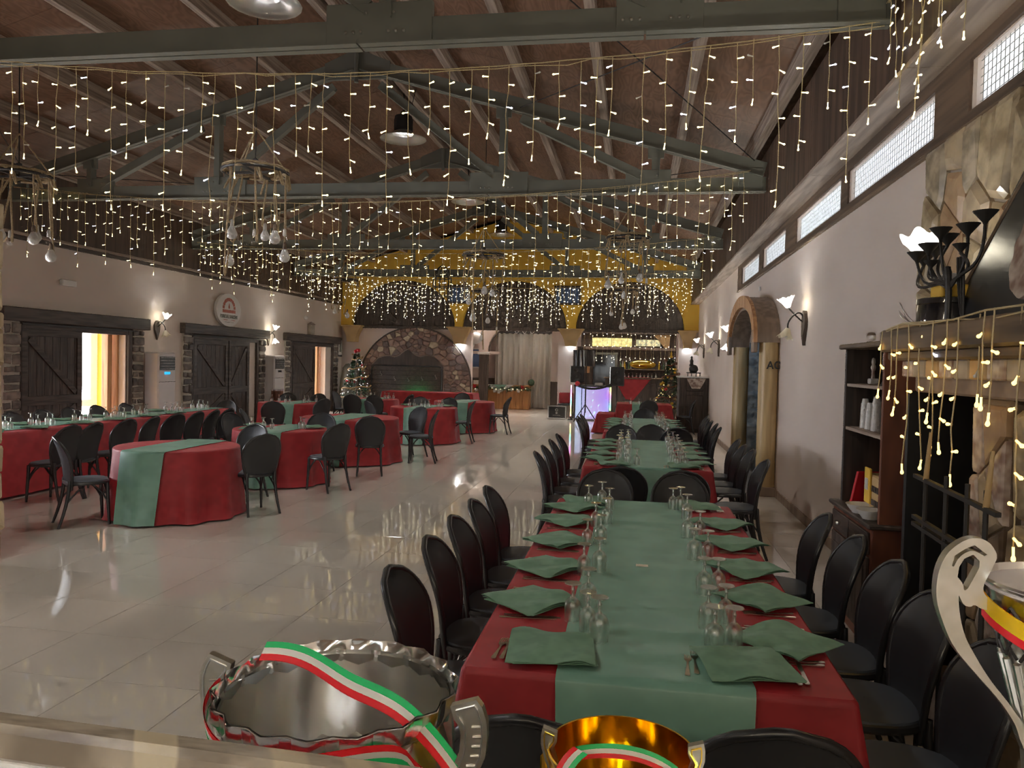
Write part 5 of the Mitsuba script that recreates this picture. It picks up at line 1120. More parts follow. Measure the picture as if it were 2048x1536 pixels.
tx = meshkit.text_mesh('FORNO DEL SARACENO', .085, .005, True); w = tx.bounds[1][0]; obj('lettering', sx_(mv(M(tx.vertices * [.80 / w, 1, 1], tx.faces), (-.40, -.20, 0)), .07), 'm_steel', S, smooth=False)
for a, b in ((-.26, -.08), (.1, .28)): obj('rule', sx_(ext(sbox(a, -.25, b, -.238), .004), .07), 'm_brick', S, smooth=False)
obj('rule', sx_(ext(sbox(-.2, -.30, .2, -.293), .003), .07), 'm_steel', S, smooth=False)
tag(obj('breaker_box', cb(XL + .0, XL + .07, 11.95, 12.3, 2.92, 3.03, .01), 'm_white'), 'small white plastic box high on the left wall above the first barn door', 'wall box')
t = thing('emergency_lamp', 'small white lamp on the left wall above the third barn door', 'lamp'); obj('body', mv(lathe([(0, 0), (.06, 0), (.07, .03), (.04, .08), (0, .09)], 14), (XL + .0, 22.0, 2.98), ry=PI / 2), 'm_white', t, smooth=True)
t = thing('lantern_box', 'small stone coloured lantern standing on the lintel of the third barn door', 'lantern'); obj('body', cb(XL + .0, XL + .12, 22.2, 22.5, 2.47, 2.78, .02), 'm_mortar', t); obj('cap', hullm([(XL, 22.17, 2.78), (XL + .13, 22.17, 2.78), (XL, 22.53, 2.78), (XL + .13, 22.53, 2.78), (XL + .05, 22.35, 2.88)]), 'm_mortar_dark', t, smooth=False)
t = thing('framed_picture', 'small black framed picture on the left wall near the far corner', 'picture'); obj('frame', cb(XL, XL + .04, 24.58, 24.95, 1.82, 2.45, .01), 'm_black', t); obj('mat', cb(XL + .035, XL + .046, 24.62, 24.91, 1.88, 2.39, .002), 'm_white', t); obj('print', cb(XL + .04, XL + .05, 24.68, 24.85, 1.98, 2.29, .002), 'm_steel', t)
t = thing('stone_statue', 'grey rounded stone figure in the far left corner', 'statue'); obj('body', mv(lathe([(0, 0), (.3, 0), (.33, .3), (.3, .8), (.24, 1.2), (.2, 1.45), (.1, 1.58), (0, 1.6)], 18), (-9.5, 24.4, 0)), 'm_steel_dark', t, smooth=True)

# ------------------------------------------------------------------ christmas trees
def xmas(x, y, h, r, seed, lab, balls, topm, lights):
    rg = np.random.default_rng(seed); t = thing('christmas_tree', lab, 'christmas tree')
    obj('trunk', tube([(x, y, 0), (x, y, h * .95)], [.045, .01], 8), 'm_beam', t); obj('pot', mv(lathe([(0, 0), (.18, 0), (.22, .25), (0, .25)], 16), (x, y, 0)), 'm_redwood', t)
    vs, fs, o = [], [], 0
    for i in range(420):
        q = rg.uniform(.08, .97) ** .8; z = h * (.12 + .86 * q); R = r * (1 - q) ** .85 + .05; a = rg.uniform(0, 2 * PI); L = R * rg.uniform(.75, 1.1)
        d = np.array([math.cos(a), math.sin(a), rg.uniform(-.35, .0)])
        p0 = np.array([x, y, z]) + d * L * .25; p1 = np.array([x, y, z]) + d * L
        n = 9
        for k in range(n):
            c = p0 + (p1 - p0) * (k + 1) / n; b = np.cross(d, rg.normal(0, 1, 3)); b /= np.linalg.norm(b); l = .07 * (1.2 - k / n)
            vs += [c, c + b * l + d * l * .7, c + d * .03 + b * l * .2]; fs.append([o, o + 1, o + 2]); o += 3
    tag(obj('needles', M(vs, fs), 'm_leaf', t, smooth=False), 'green artificial branches', kind='stuff')
    for i in range(balls[0]):
        q = rg.uniform(.05, .85); z = h * (.14 + .8 * q); R = r * (1 - q) ** .85 + .03; a = rg.uniform(0, 2 * PI)
        obj('bauble', mv(trimesh.creation.icosphere(1, rg.uniform(.03, .05)), (x + R * math.cos(a), y + R * math.sin(a), z)), balls[1][i % len(balls[1])], t, smooth=True)
    b = [mv(trimesh.creation.icosphere(0, .013), (x + (r * (1 - q) ** .85 + .04) * math.cos(a), y + (r * (1 - q) ** .85 + .04) * math.sin(a), h * (.14 + .8 * q))) for q, a in zip(rg.uniform(.02, .95, lights[0]), rg.uniform(0, 2 * PI, lights[0]))]
    tag(obj('fairy_light', cat(b), 'm_glow', t, emit=lights[1], weight=0.0), 'fairy lights', kind='stuff')
    for i in range(5):
        z = h * (.2 + .15 * i); R = r * (1 - (z / h - .12) / .86) ** .85 + .03
        obj('garland', tube([(x + R * math.cos(a), y + R * math.sin(a), z + .1 * h * (a / 6.3) + .02 * math.sin(5 * a)) for a in np.linspace(i, i + 5.5, 26)], .02, 5), topm[1], t)
    obj('topper', topm[2](x, y, h), topm[0], t, smooth=True)
bow = lambda x, y, h: cat(mv(trimesh.creation.icosphere(1, .06), (x - .05, y, h)), mv(trimesh.creation.icosphere(1, .06), (x + .05, y, h + .03)), mv(trimesh.creation.icosphere(1, .04), (x, y, h + .05)))
spire = lambda x, y, h: mv(lathe([(0, 0), (.03, 0), (.045, .05), (.02, .09), (.03, .12), (.008, .2), (0, .32)], 10), (x, y, h - .05))
xmas(-8.80, 23.3, 2.0, .56, 1, 'christmas tree with white lights, red bow on top, at the left of the stone arch', (40, ['m_redshiny', 'm_green_dec', 'm_silver', 'm_green_dec', 'm_redshiny', 'm_tan']), ('m_redshiny', 'm_tan', bow), (70, (3, 3, 3)))
xmas(1.02, 22.6, 2.05, .50, 2, 'dark christmas tree with gold baubles and a gold spire, right of the bar', (34, ['m_gold', 'm_redshiny', 'm_gold', 'm_tan']), ('m_gold', 'm_redwood', spire), (45, (3.4, 2.3, .7)))

# ------------------------------------------------------------------ wooden counter, curtain and things of the back room
K = thing('reception_counter', 'orange wooden plank counter with a garland along its top, before the pale curtain', 'counter')
for i in range(9): obj('plank', cb(-6.15 + .25 * i + .003, -6.15 + .25 * (i + 1) - .003, 28.28, 28.31, .01, .86, .004), 'm_counterwood', K)
obj('body', cb(-6.14, -3.92, 28.31, 28.9, 0, .86, .01), 'm_counterwood', K); obj('top', cb(-6.2, -3.86, 28.24, 28.95, .86, .90, .01), 'm_counterwood', K)
G = thing('christmas_garland', 'green garland with red poinsettias and white bows along the wooden counter', 'garland')
rg = np.random.default_rng(9); vs, fs = [], []
for i in range(900):
    s = rg.uniform(0, 1); c = np.array([-6.15 + 2.3 * s, 28.22, .83 - .07 * abs(math.sin(s * PI * 2.5)) ]) + rg.normal(0, .035, 3) * [1, .6, 1]; d = rg.normal(0, .06, 3); e = rg.normal(0, .02, 3)
    vs += [c, c + d, c + e]; fs.append([3 * i, 3 * i + 1, 3 * i + 2])
tag(obj('foliage', M(vs, fs), 'm_leaf', G, smooth=False), 'green tinsel', kind='stuff')
def flower(c, r, m, p):
    return obj('flower', cat([mv(hullm([(0, 0, 0), (r * .35, 0, r * .3), (r * .35, .02, -r * .3), (r, -.02, 0), (r * .6, -.04, 0)]), c, ry=a) for a in np.arange(6) * PI / 3]), m, p, smooth=False)
for x, z in ((-5.98, .84), (-5.6, .76), (-4.15, .84)): flower((x, 28.18, z), .10, 'm_redshiny', G)
for x, z in ((-5.2, .68), (-5.05, .64), (-4.55, .74), (-4.3, .70), (-5.9, .7)): flower((x, 28.19, z), .09, 'm_white', G)
for i in range(14): obj('light', mv(trimesh.creation.icosphere(0, .016), (-6.1 + .16 * i, 28.16, .80 - .06 * abs(math.sin(i * 1.2)))), 'm_glow', G, emit=(3, 2.6, 1.6), weight=0.0)
t = thing('counter_cloth', 'white and green cloth draped over the middle of the wooden counter', 'cloth')
obj('white', M([(-5.5, 28.22, .905), (-4.5, 28.22, .905), (-5.0, 28.19, .62), (-5.5, 28.7, .908), (-4.5, 28.7, .908)], [[0, 2, 1], [0, 1, 4], [0, 4, 3]]), 'm_white', t, smooth=False); obj('green', M([(-5.25, 28.21, .91), (-4.75, 28.21, .91), (-5.0, 28.18, .72), (-5.25, 28.65, .912), (-4.75, 28.65, .912)], [[0, 2, 1], [0, 1, 4], [0, 4, 3]]), 'm_green', t, smooth=False)
tag(obj('paper_stack', cb(-6.1, -5.85, 28.5, 28.8, .901, 1.05, .004), 'm_white'), 'pile of white papers at the left end of the wooden counter', 'papers')
tag(obj('dark_wreath', mv(trimesh.creation.icosphere(2, .13), (-3.85, 28.4, 1.02)), 'm_leaf', smooth=False), 'dark round bush of greenery at the right end of the wooden counter', 'wreath')
us = np.linspace(-5.42, -2.92, 220); zs_ = np.linspace(.02, 2.9, 8)
cw = lambda z: 29.3 + .085 * np.sin(us * 30 + .6 * np.sin(us * 3)) * (.75 + .25 * z) + .02 * np.sin(us * 41)
Pc = np.stack([np.stack([us, cw(z / 2.9), np.full_like(us, z)], -1) for z in zs_])
t = thing('curtain', 'tall pale pleated curtain closing the back room behind the wooden counter', 'curtain'); obj('left_panel', grid(Pc[:, :128]), 'm_curtain', t, smooth=True); obj('right_panel', grid(Pc[:, 127:] - [0, .03, 0]), 'm_curtain', t, smooth=True); obj('rod', tube([(-5.6, 29.3, 2.93), (-2.85, 29.3, 2.93)], .02, 8), 'm_iron', t)
for i in range(3): obj('hook', tube(spline([(-4.65 + .3 * i, 29.27, 2.98), (-4.58 + .3 * i, 29.24, 2.9), (-4.5 + .3 * i, 29.27, 2.98)], 8), .012, 5), 'm_white', t)
t = thing('paper_lantern', 'white paper globe lantern hanging in the small inner arch', 'lantern'); obj('globe', mv(trimesh.creation.icosphere(2, .22), (-5.75, 27.2, 2.62)), 'm_whitematte', t, smooth=True); obj('globe', mv(trimesh.creation.icosphere(2, .14), (-5.95, 27.25, 2.38)), 'm_whitematte', t, smooth=True); obj('cord', tube([(-5.75, 27.2, 2.8), (-5.75, 27.2, 4.4)], .005, 4), 'm_black', t)
t = thing('flower_painting', 'painting of white flowers in a dark frame on the pier between curtain and bar', 'painting')
for a in ((-2.62, -2.54, 1.52, 2.36), (-1.86, -1.78, 1.52, 2.36), (-2.62, -1.78, 1.50, 1.58), (-2.62, -1.78, 2.30, 2.38)): obj('frame', cb(a[0], a[1], 26.46, 26.56, a[2], a[3], .012), 'm_darkwood', t)
obj('slip', cb(-2.54, -1.86, 26.5, 26.55, 1.57, 1.61), 'm_silver', t)
def fl(p, n, uv):
    v = fbm(p.x * 9, p.z * 9, 4.0, 3); return mix((.015, .015, .012), (.62, .60, .50), smoothstep(.56, .66, v) * smoothstep(.42, .2, dr.abs(p.x + 2.15)))
P('m_painting', proc(fl), .4); obj('canvas', cb(-2.55, -1.85, 26.52, 26.555, 1.56, 2.34), 'm_painting', t)

# ------------------------------------------------------------------ bar under the right arch
K = thing('bar_counter', 'dark wooden bar counter under the right arch', 'bar'); obj('front', cb(-1.0, 1.36, 26.0, 26.1, 0, 1.3, .01), 'm_darkwood', K); obj('top', cb(-1.05, 1.4, 25.92, 26.6, 1.3, 1.345, .01), 'm_beam', K)
for i in range(4): obj('panel', cb(-.9 + .57 * i, -.42 + .57 * i, 25.98, 26.01, .15, 1.15, .012), 'm_darkwood', K)
t = thing('red_bar_cloth', 'red cloth hung in a point over the front of the bar', 'cloth'); obj('drape', mv(axes(ext(Polygon([(-.72, 1.3), (.52, 1.3), (-.05, .58), (-.3, .62)]), .012), (0, 25.97, 0), *ENDW), (0, 0, 0)), 'm_red', t, smooth=False); obj('fold', cb(-.72, .52, 25.9, 26.5, 1.346, 1.356, .003), 'm_red', t)
H = thing('back_bar', 'dark back bar with a lit gold panel, shelves of glasses and bottles', 'back bar'); obj('wall', bx(-1.95, 1.40, 27.55, 27.7, 0, 3.3), 'm_darkwood', H, smooth=False)
def gold(p, n, uv):
    v = fbm(p.x * 14, p.z * 14, 1.0, 3); return mix((.04, .035, .02), (1, .9, .45), smoothstep(.4, .6, v))
scene['m_goldpanel'] = two(prin(proc(gold), .3)); 
obj('panel', cb(-1.55, -.15, 27.46, 27.54, 2.42, 2.72), 'm_goldpanel', H, emit=(.75, .62, .22), weight=.3); obj('panel', cb(-.0, .85, 27.48, 27.54, 2.45, 2.68), 'm_goldpanel', H, emit=(.35, .33, .2), weight=.2)
obj('spandrel', axes(ext(Polygon([(.55, 2.92), (1.2, 2.92), (1.15, 2.4), (1.0, 2.4)]), .04), (0, 27.5, 0), *ENDW), 'm_tan', H, smooth=False)
for z in (2.3, 2.86): obj('rail', cb(-1.8, 1.38, 27.42, 27.56, z, z + .1, .01), 'm_mortar_dark' if z < 2.5 else 'm_darkwood', H)
for z in (1.6, 1.3): obj('shelf', cb(-.6, 1.38, 27.2, 27.55, z, z + .03), 'm_beam', H)
obj('doorway', cb(-1.5, -.72, 27.5, 27.56, .0, 2.12), 'm_screen', H); obj('door_trim', cat(cb(-1.6, -.62, 27.46, 27.54, 2.12, 2.2), cb(-.72, -.64, 27.46, 27.54, 0, 2.14)), 'm_steel', H)
obj('niche', cb(-1.9, -1.62, 27.3, 27.56, 1.45, 2.1), 'm_orangewood', H)
t = thing('golden_fish_ornament', 'yellow gold reclining ornament on the back bar shelf', 'ornament'); obj('body', mv(trimesh.creation.icosphere(2, .2), (0, 0, 0)), 'm_gold', t, smooth=True); scene[t + '__body']['to_world'] = T().translate([.25, 27.32, 1.80]).scale([2.3, .5, .78])
rg = np.random.default_rng(4)
BOT = lathe([(0, 0), (.035, 0), (.037, .01), (.037, .15), (.014, .2), (.013, .27), (.016, .28), (0, .28)], 12)
bd = [mikit.ply(BOT, m, smooth=30) for m in ('m_leaf', 'm_china', 'm_gold', 'm_screen')]
for i in range(12):
    x = -.52 + .07 * i if i < 6 else .82 + .08 * (i - 6); k = obj('bottle', bd[i % 4], None, to=place(x, 27.33 + .05 * (i % 2), 1.63)); tag(k, f'bottle {"left" if i < 6 else "right"} of the gold ornament, {nth(i % 6) if i % 6 else "first"} from the left', 'bottle', f'bottles on the back bar {"left" if i < 6 else "right"}')
for i in range(9): glass(-.35 + .13 * i, 26.2 + .08 * (i % 2), 1.3465, i % 2, f'stemmed glass on the bar counter, {nth(i) if i else "first"} from the left', 'glasses on the bar counter')
# cabinet with statue at the end of the right wall
K = thing('dark_sideboard', 'tall dark panelled sideboard against the right wall beside the christmas tree', 'sideboard'); obj('body', cb(1.18, XR - .02, 20.9, 22.0, 0, 1.46, .01), 'm_darkwood', K); obj('top', cb(1.14, XR - .01, 20.86, 22.05, 1.46, 1.50, .008), 'm_china', K)
for a, b in ((.05, 1.0), (1.06, 1.4)): obj('door_panel', cb(1.36, 1.80, 20.875, 20.905, a + .05, b, .014), 'm_darkwood', K)
obj('bracket', axes(ext(Polygon([(1.36, 1.45), (1.86, 1.45), (1.82, 1.36), (1.72, 1.18), (1.50, 1.18), (1.40, 1.36)]), .05), (0, 20.88, 0), *ENDW), 'm_ceramic', K, smooth=False)
t = thing('horse_cart_statue', 'small dark statue of a figure on a cart, standing on the sideboard', 'statue'); obj('base', cb(1.38, 1.75, 21.1, 21.35, 1.585, 1.61, .004), 'm_iron', t); obj('cart', mv(trimesh.creation.icosphere(2, .12), (1.56, 21.22, 1.70)), 'm_iron', t, smooth=True); obj('figure', mv(lathe([(0, 0), (.06, 0), (.04, .08), (.05, .14), (.02, .2), (.03, .24), (0, .28)], 10), (1.50, 21.22, 1.78)), 'm_iron', t, smooth=True)
for x in (1.40, 1.50, 1.62, 1.72): obj('leg', bx(x, x + .02, 21.2, 21.22, 1.50, 1.60), 'm_iron', t, smooth=False)

# ------------------------------------------------------------------ disc jockey booth
def hue(q):
    return [.35 + 2.4 * max(0, .5 + .5 * math.cos(q * 6.5 + o)) for o in (.3, -2.0, 2.3)]
D = thing('dj_booth', 'white glowing disc jockey booth front with blue and violet light', 'booth'); c_ = 1.0
obj('front_panel', cb(-1.84, -.78, 24.0, 24.05, .03, 1.06, .01), 'm_whitematte', D, smooth=False)
for i in range(10):
    x = -1.83 + .104 * i; q = i / 9
    obj('glow_panel', bx(x, x + .104, 23.994, 24.0, .05, 1.05), 'm_whitematte', D, smooth=False, emit=(.22 + .10 * math.sin(q * 3) - .06 * q, .25 * (1 - q) + .09, .55 + .1 * abs(q - .45)), weight=.1)
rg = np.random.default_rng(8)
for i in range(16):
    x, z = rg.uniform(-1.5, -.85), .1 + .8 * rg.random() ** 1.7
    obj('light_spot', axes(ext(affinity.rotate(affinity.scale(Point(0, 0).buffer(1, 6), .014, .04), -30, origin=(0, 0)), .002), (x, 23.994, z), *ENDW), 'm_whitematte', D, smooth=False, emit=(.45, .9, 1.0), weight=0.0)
obj('frame', cat(bar((-1.86, 23.99, .02), (-1.86, 23.99, 1.1), .03, .03, (0, 1, 0)), bar((-.76, 23.99, .02), (-.76, 23.99, 1.1), .03, .03, (0, 1, 0)), bar((-1.64, 23.98, .02), (-1.64, 23.98, 1.08), .02, .02, (0, 1, 0))), 'm_iron', D, smooth=False)
obj('desk', cb(-1.9, -.72, 24.02, 24.7, 1.06, 1.10, .008), 'm_black', D); obj('scarf', tube(spline([(-1.85, 23.97, 1.12), (-1.3, 23.94, 1.0), (-.76, 23.97, 1.14)], 20), .035, 8), 'm_black', D); obj('bow', mv(trimesh.creation.icosphere(1, .08), (-1.78, 23.95, 1.15)), 'm_redshiny', D, smooth=True); obj('mixer', cb(-1.25, -1.0, 24.15, 24.4, 1.10, 1.18, .01), 'm_ac', D)
for i, (x, z0, z1) in enumerate([(-1.97, .12, 1.10), (-.745, .33, 1.06)]):
    t = thing('led_tube', ['rainbow light tube at the left of the booth', 'rainbow light tube at the right of the booth'][i], 'light'); 
    zz_ = np.linspace(z0, z1, 15)
    for j in range(14): obj('segment', tube([(x, 23.93, zz_[j]), (x, 23.93, zz_[j + 1])], .022, 8), 'm_white', t, emit=hue((zz_[j] - z0) / (z1 - z0) + .25 * i), weight=.03)
    obj('stand', tube([(x, 23.93, 0), (x, 23.93, z0)], .01, 6), 'm_iron', t); obj('foot', mv(lathe([(0, .015), (.1, .012), (.11, 0), (0, 0)], 14), (x, 23.93, 0)), 'm_iron', t)
def speaker(x, y, z, w, h, lab):
    t = thing('loudspeaker', lab, 'loudspeaker'); obj('cabinet', cb(x, x + w, y, y + .36, z, z + h, .02), 'm_blackmetal', t); obj('woofer', mv(lathe([(.0, .0), (.05, .0), (.13, .03), (.15, .03), (.15, 0)], 20), (x + w * .42, y + .0, z + h * .33), rx=PI / 2), 'm_black', t, smooth=25); obj('horn', mv(lathe([(0, -.01), (.03, 0), (.075, .02), (.08, .0)], 18), (x + w * .42, y, z + h * .75), rx=PI / 2), 'm_iron', t, smooth=25); obj('trim', cb(x - .012, x + .012, y - .012, y + .02, z, z + h, .004), 'm_silver', t)
    obj('pole', tube([(x + w / 2, y + .18, z + .01), (x + w / 2, y + .18, .9), (x + w / 2, y + .18, 0)], .018, 8), 'm_iron', t)
    for a in (0, 2.1, 4.2): obj('leg', tube([(x + w / 2, y + .18, .5), (x + w / 2 + .3 * math.cos(a), y + .18 + .3 * math.sin(a), 0)], .012, 6), 'm_iron', t)
speaker(-2.03, 24.2, 1.18, .44, .52, 'black loudspeaker at the left of the disc jockey booth'); speaker(-.78, 24.2, 1.10, .44, .60, 'black loudspeaker at the right of the disc jockey booth')
t = thing('lamp_on_stand', 'black drum shaped lamp on a tripod stand before the disc jockey booth', 'lamp'); tx_, ty_ = -1.46, 23.0
obj('drum', mv(lathe([(.30, .48), (.33, .48), (.33, 0), (.30, 0), (.30, .48)], 28), (tx_ - .07, ty_, 1.70)), 'm_screen', t, smooth=30); obj('lid', mv(lathe([(0, .47), (.31, .47), (.31, .455), (0, .455)], 28), (tx_ - .07, ty_, 1.70)), 'm_black', t); obj('pole', tube([(tx_, ty_, .3), (tx_, ty_, 2.1)], .02, 8), 'm_iron', t)
for a in (.6, 2.6, 4.7): obj('leg', tube([(tx_, ty_, .55), (tx_ + .42 * math.cos(a), ty_ + .42 * math.sin(a), .0)], .014, 6), 'm_iron', t)
t = thing('floor_sign', 'small black floor sign with a white headphone figure, in front of the booth', 'sign'); obj('box', cb(-2.71, -2.12, 24.0, 24.3, .01, .43, .01), 'm_silver', t); obj('face', cb(-2.67, -2.15, 23.985, 24.0, .05, .40, .003), 'm_screen', t)
obj('head', mv(axes(ext(Point(0, 0).buffer(.045).difference(Point(0, 0).buffer(.03)), .004), (-2.42, 23.985, .30), *ENDW), (0, 0, 0)), 'm_white', t, smooth=False); obj('badge', axes(ext(Point(0, 0).buffer(.035), .004), (-2.42, 23.985, .20), *ENDW), 'm_white', t, smooth=False); obj('line', cb(-2.55, -2.29, 23.98, 23.985, .12, .13, .001), 'm_white', t)
t = thing('red_chair', 'chair covered with a red jacket left of the disc jockey booth', 'chair'); obj('back', cb(-2.45, -1.98, 24.9, 25.0, .45, .82, .03), 'm_red', t); obj('seat', cb(-2.45, -1.98, 24.5, 24.95, .42, .47, .01), 'm_black', t)
for x in (-2.42, -2.01):
    for y in (24.53, 24.92): obj('leg', bx(x - .015, x + .015, y - .015, y + .015, 0, .43), 'm_black', t, smooth=False)

# ------------------------------------------------------------------ foreground: counter, ledge and trophies
CZ = 1.06
K = thing('trophy_counter', 'dark bar counter below the picture on which the trophies stand', 'counter'); obj('top', cb(-1.3, 1.0, .45, 1.06, CZ - .04, CZ, .01), 'm_darkwood', K); obj('body', cb(-1.25, .95, .5, 1.0, 0, CZ - .04, .01), 'm_darkwood', K)
L = thing('marbled_ledge', 'brown marbled ledge crossing the bottom left corner, scratched', 'ledge')
lm = cb(-.35, .42, 0, .03, -.035, 0, .006)
obj('cap', mv(lm, (-.33, .595, 1.4175), rz=-.035), 'm_ledge', L); obj('face', mv(cb(-.34, .41, .006, .022, -.36, -.035, .002), (-.33, .595, 1.4175), rz=-.035), 'm_white', L)
def strip(path, w_dir, w, t=.0012):
    """three stripes side by side along a path"""
    p = np.asarray(path, float); d = np.asarray(w_dir, float) if np.ndim(w_dir) == 2 else np.tile(np.asarray(w_dir, float), (len(p), 1)); out = []
    nrm = np.cross(np.gradient(p, axis=0), d); nrm /= np.linalg.norm(nrm, axis=1, keepdims=True)
    for k in range(3):
        a, b = p + d * w * (k / 3 - .5), p + d * w * ((k + 1) / 3 - .5)
        out.append(cat(grid(np.stack([a, b])), grid(np.stack([a, b]) - nrm * t, flip=True)))
    return out
def ribbon(nm, lab, path, wd, w, cols):
    t = thing(nm, lab, 'ribbon')
    for m, c in zip(strip(path, wd, w), cols): obj('stripe', m, c, t, smooth=True)
P('m_rib_g', (.015, .42, .13), .45); P('m_rib_w', (.78, .78, .76), .45); P('m_rib_r', (.72, .02, .03), .45); P('m_rib_y', (.9, .58, .01), .45)
# large faceted cup
def facet_cup(r, h, n=18, rows=5, neck=.3):
    V = []; zs = np.linspace(0, h, rows + 1)
    for i, z in enumerate(zs):
        q = z / h; R = r * (neck + (1 - neck) * math.sin(min(1, q * 1.25) * PI / 2) ** .7); th = (np.arange(n) + .5 * (i % 2)) * 2 * PI / n
        R = R * (1 + .025 * (-1) ** i)
        V.append(np.stack([R * np.cos(th), R * np.sin(th), np.full(n, z)], 1))
    f = []
    for i in range(rows):
        for j in range(n):
            a, b, c, d = i * n + j, i * n + (j + 1) % n, (i + 1) * n + j, (i + 1) * n + (j + 1) % n
            f += [[a, b, c], [b, d, c]] if i % 2 == 0 else [[a, b, d], [a, d, c]]
    return M(np.vstack(V), f)
TC = thing('silver_cup', 'large faceted silver trophy cup with square ended handles in the foreground', 'trophy')
cx_, cy_, rz_, rr = -.318, .80, 1.398, .130
oc = facet_cup(rr, .26); obj('bowl', mv(oc, (cx_, cy_, rz_ - .275)), 'm_silver', TC, smooth=False)
ic = lathe([(rr * 1.0, 0), (rr * .985, -.02), (rr * .93, -.12), (rr * .7, -.2), (0, -.22)], 36); obj('lining', mv(ic, (cx_, cy_, rz_)), 'm_silver', TC, smooth=30)
th = np.linspace(0, 2 * PI, 73); fl_ = .004 * np.cos(th * 18)
obj('rim', grid(np.array([np.stack([(rr * k + fl_ * (k > .99)) * np.cos(th), (rr * k + fl_ * (k > .99)) * np.sin(th), np.full_like(th, z)], 1) + [cx_, cy_, rz_] for k, z in ((.985, -.022), (1.0, -.016), (1.012, 0), (.995, .002), (.97, -.01))])), 'm_silver', TC, smooth=True)
obj('stem', mv(lathe([(.05, 0), (.05, .01), (.02, .03), (.018, .05), (.035, .075), (0, .075)], 20), (cx_, cy_, CZ)), 'm_silver', TC, smooth=30)
HL = [(-.497, 1.401), (-.468, 1.391), (-.471, 1.380), (-.479, 1.370), (-.482, 1.364), (-.481, 1.355), (-.482, 1.342), (-.478, 1.326), (-.468, 1.304), (-.452, 1.27), (-.44, 1.24), (-.46, 1.24), (-.487, 1.285), (-.499, 1.314), (-.506, 1.334), (-.509, 1.356), (-.509, 1.374), (-.504, 1.389)]
HR = [(-.172, 1.417), (-.146, 1.426), (-.140, 1.419), (-.135, 1.405), (-.134, 1.389), (-.136, 1.368), (-.142, 1.354), (-.155, 1.315), (-.18, 1.27), (-.195, 1.27), (-.178, 1.33), (-.162, 1.373), (-.161, 1.389), (-.163, 1.398), (-.168, 1.404)]
for poly, y, c0_ in ((HL, .845, 'm_steel_dark'), (HR, .735, 'm_silver')):
    pg = Polygon(poly); k = obj('handle', axes(mv(ext(pg, .010), (0, 0, -.005)), (0, y, 0), *ENDW), 'm_silverbrush', TC, smooth=False)
    inn = pg.buffer(-.0045)
    obj('relief', axes(ext(inn.difference(inn.buffer(-.0015)), .0022), (0, y - .005, 0), *ENDW), 'm_silver', k, smooth=False)
    c = pg.centroid; b = pg.bounds
    for i in range(9):
        z = b[1] + (b[3] - b[1]) * (.30 + .062 * i); ln = inn.intersection(LineString([(b[0], z), (b[2], z + .006)]))
        if not ln.is_empty and ln.length > .006:
            q = ln if ln.geom_type == 'LineString' else ln.geoms[0]
            a0, a1 = np.array(q.coords[0]), np.array(q.coords[-1]); a0, a1 = a0 + (a1 - a0) * .45, a0 + (a1 - a0) * .95
            obj('ridge', tube([(a0[0], y - .006, a0[1]), (a1[0], y - .006, a1[1])], .0013, 6), 'm_silver', k)
def circ(a, r, z=0): return (cx_ + r * math.cos(a), cy_ + r * math.sin(a), rz_ + z)
fp = spline([circ(PI * 1.02, rr + .006, -.012), circ(PI * 1.2, rr + .008, -.017), circ(PI * 1.5, rr + .010, -.022), circ(PI * 1.78, rr + .010, -.028), (-.205, .725, 1.352), (-.172, .722, 1.335), (-.148, .722, 1.335)], 40)
ribbon('tricolor_ribbon', 'green, white and red ribbon tied round the front of the large silver cup', fp, (0, -.25, .97), .021, ['m_rib_g', 'm_rib_w', 'm_rib_r'])
bp = spline([circ(PI * .86, rr * 1.0, .006), circ(PI * .8, rr * .55, .008), (cx_ + .02, cy_ - .01, rz_ + .004), (cx_ + .085, cy_ - .045, rz_ + .0), (-.19, .735, 1.378), (-.155, .724, 1.345)], 36)
ribbon('tricolor_ribbon', 'second strand of green, white and red ribbon crossing the mouth of the large silver cup', bp, (.05, .75, .66), .024, ['m_rib_r', 'm_rib_w', 'm_rib_g'])
# gold cup
GC = thing('gold_cup', 'smaller gold trophy cup with pointed arches round its bowl, bottom centre', 'trophy')
gx, gy, gz, gr = -.003, .80, 1.352, .078
obj('bowl', mv(lathe([(gr, 0), (gr * 1.01, .004), (gr * .98, .004), (gr * .95, -.04), (gr * .8, -.1), (.02, -.16), (.015, -.2), (.03, -.22), (.02, -.24), (.05, -.28), (.055, gz * 0 - .291), (0, -.291), ][::-1], 36), (gx, gy, gz)), 'm_gold', GC, smooth=30)
for i in range(10):
    a0 = i * 2 * PI / 10; pts = [(gx + (gr * (1.0 - .06 * q) + .004) * math.cos(a0 + d * PI / 10 * (1 - q ** 2) ** .5 if False else a0 + d * PI / 10 * (1 - abs(2 * q - 1) ** 1.6) * .9), gy + (gr * (1.0 - .06 * q) + .004) * math.sin(a0 + d * PI / 10 * (1 - abs(2 * q - 1) ** 1.6) * .9), gz - .012 - .085 * q) for d in (1,) for q in np.linspace(0, .9, 12)]
    pm = [(gx + (gr * (1.0 - .06 * q) + .004) * math.cos(a0 - PI / 10 * (1 - abs(2 * q - 1) ** 1.6) * .9), gy + (gr * (1.0 - .06 * q) + .004) * math.sin(a0 - PI / 10 * (1 - abs(2 * q - 1) ** 1.6) * .9), gz - .012 - .085 * q) for q in np.linspace(0, .9, 12)]
    obj('arch_rib', cat(tube(pts, .0038, 6), tube(pm, .0038, 6)), 'm_gold', GC)
GH = Polygon([(.064, 1.373), (.079, 1.378), (.081, 1.371), (.081, 1.360), (.077, 1.345), (.066, 1.32), (.056, 1.32), (.066, 1.351), (.068, 1.357), (.066, 1.360), (.064, 1.364)])
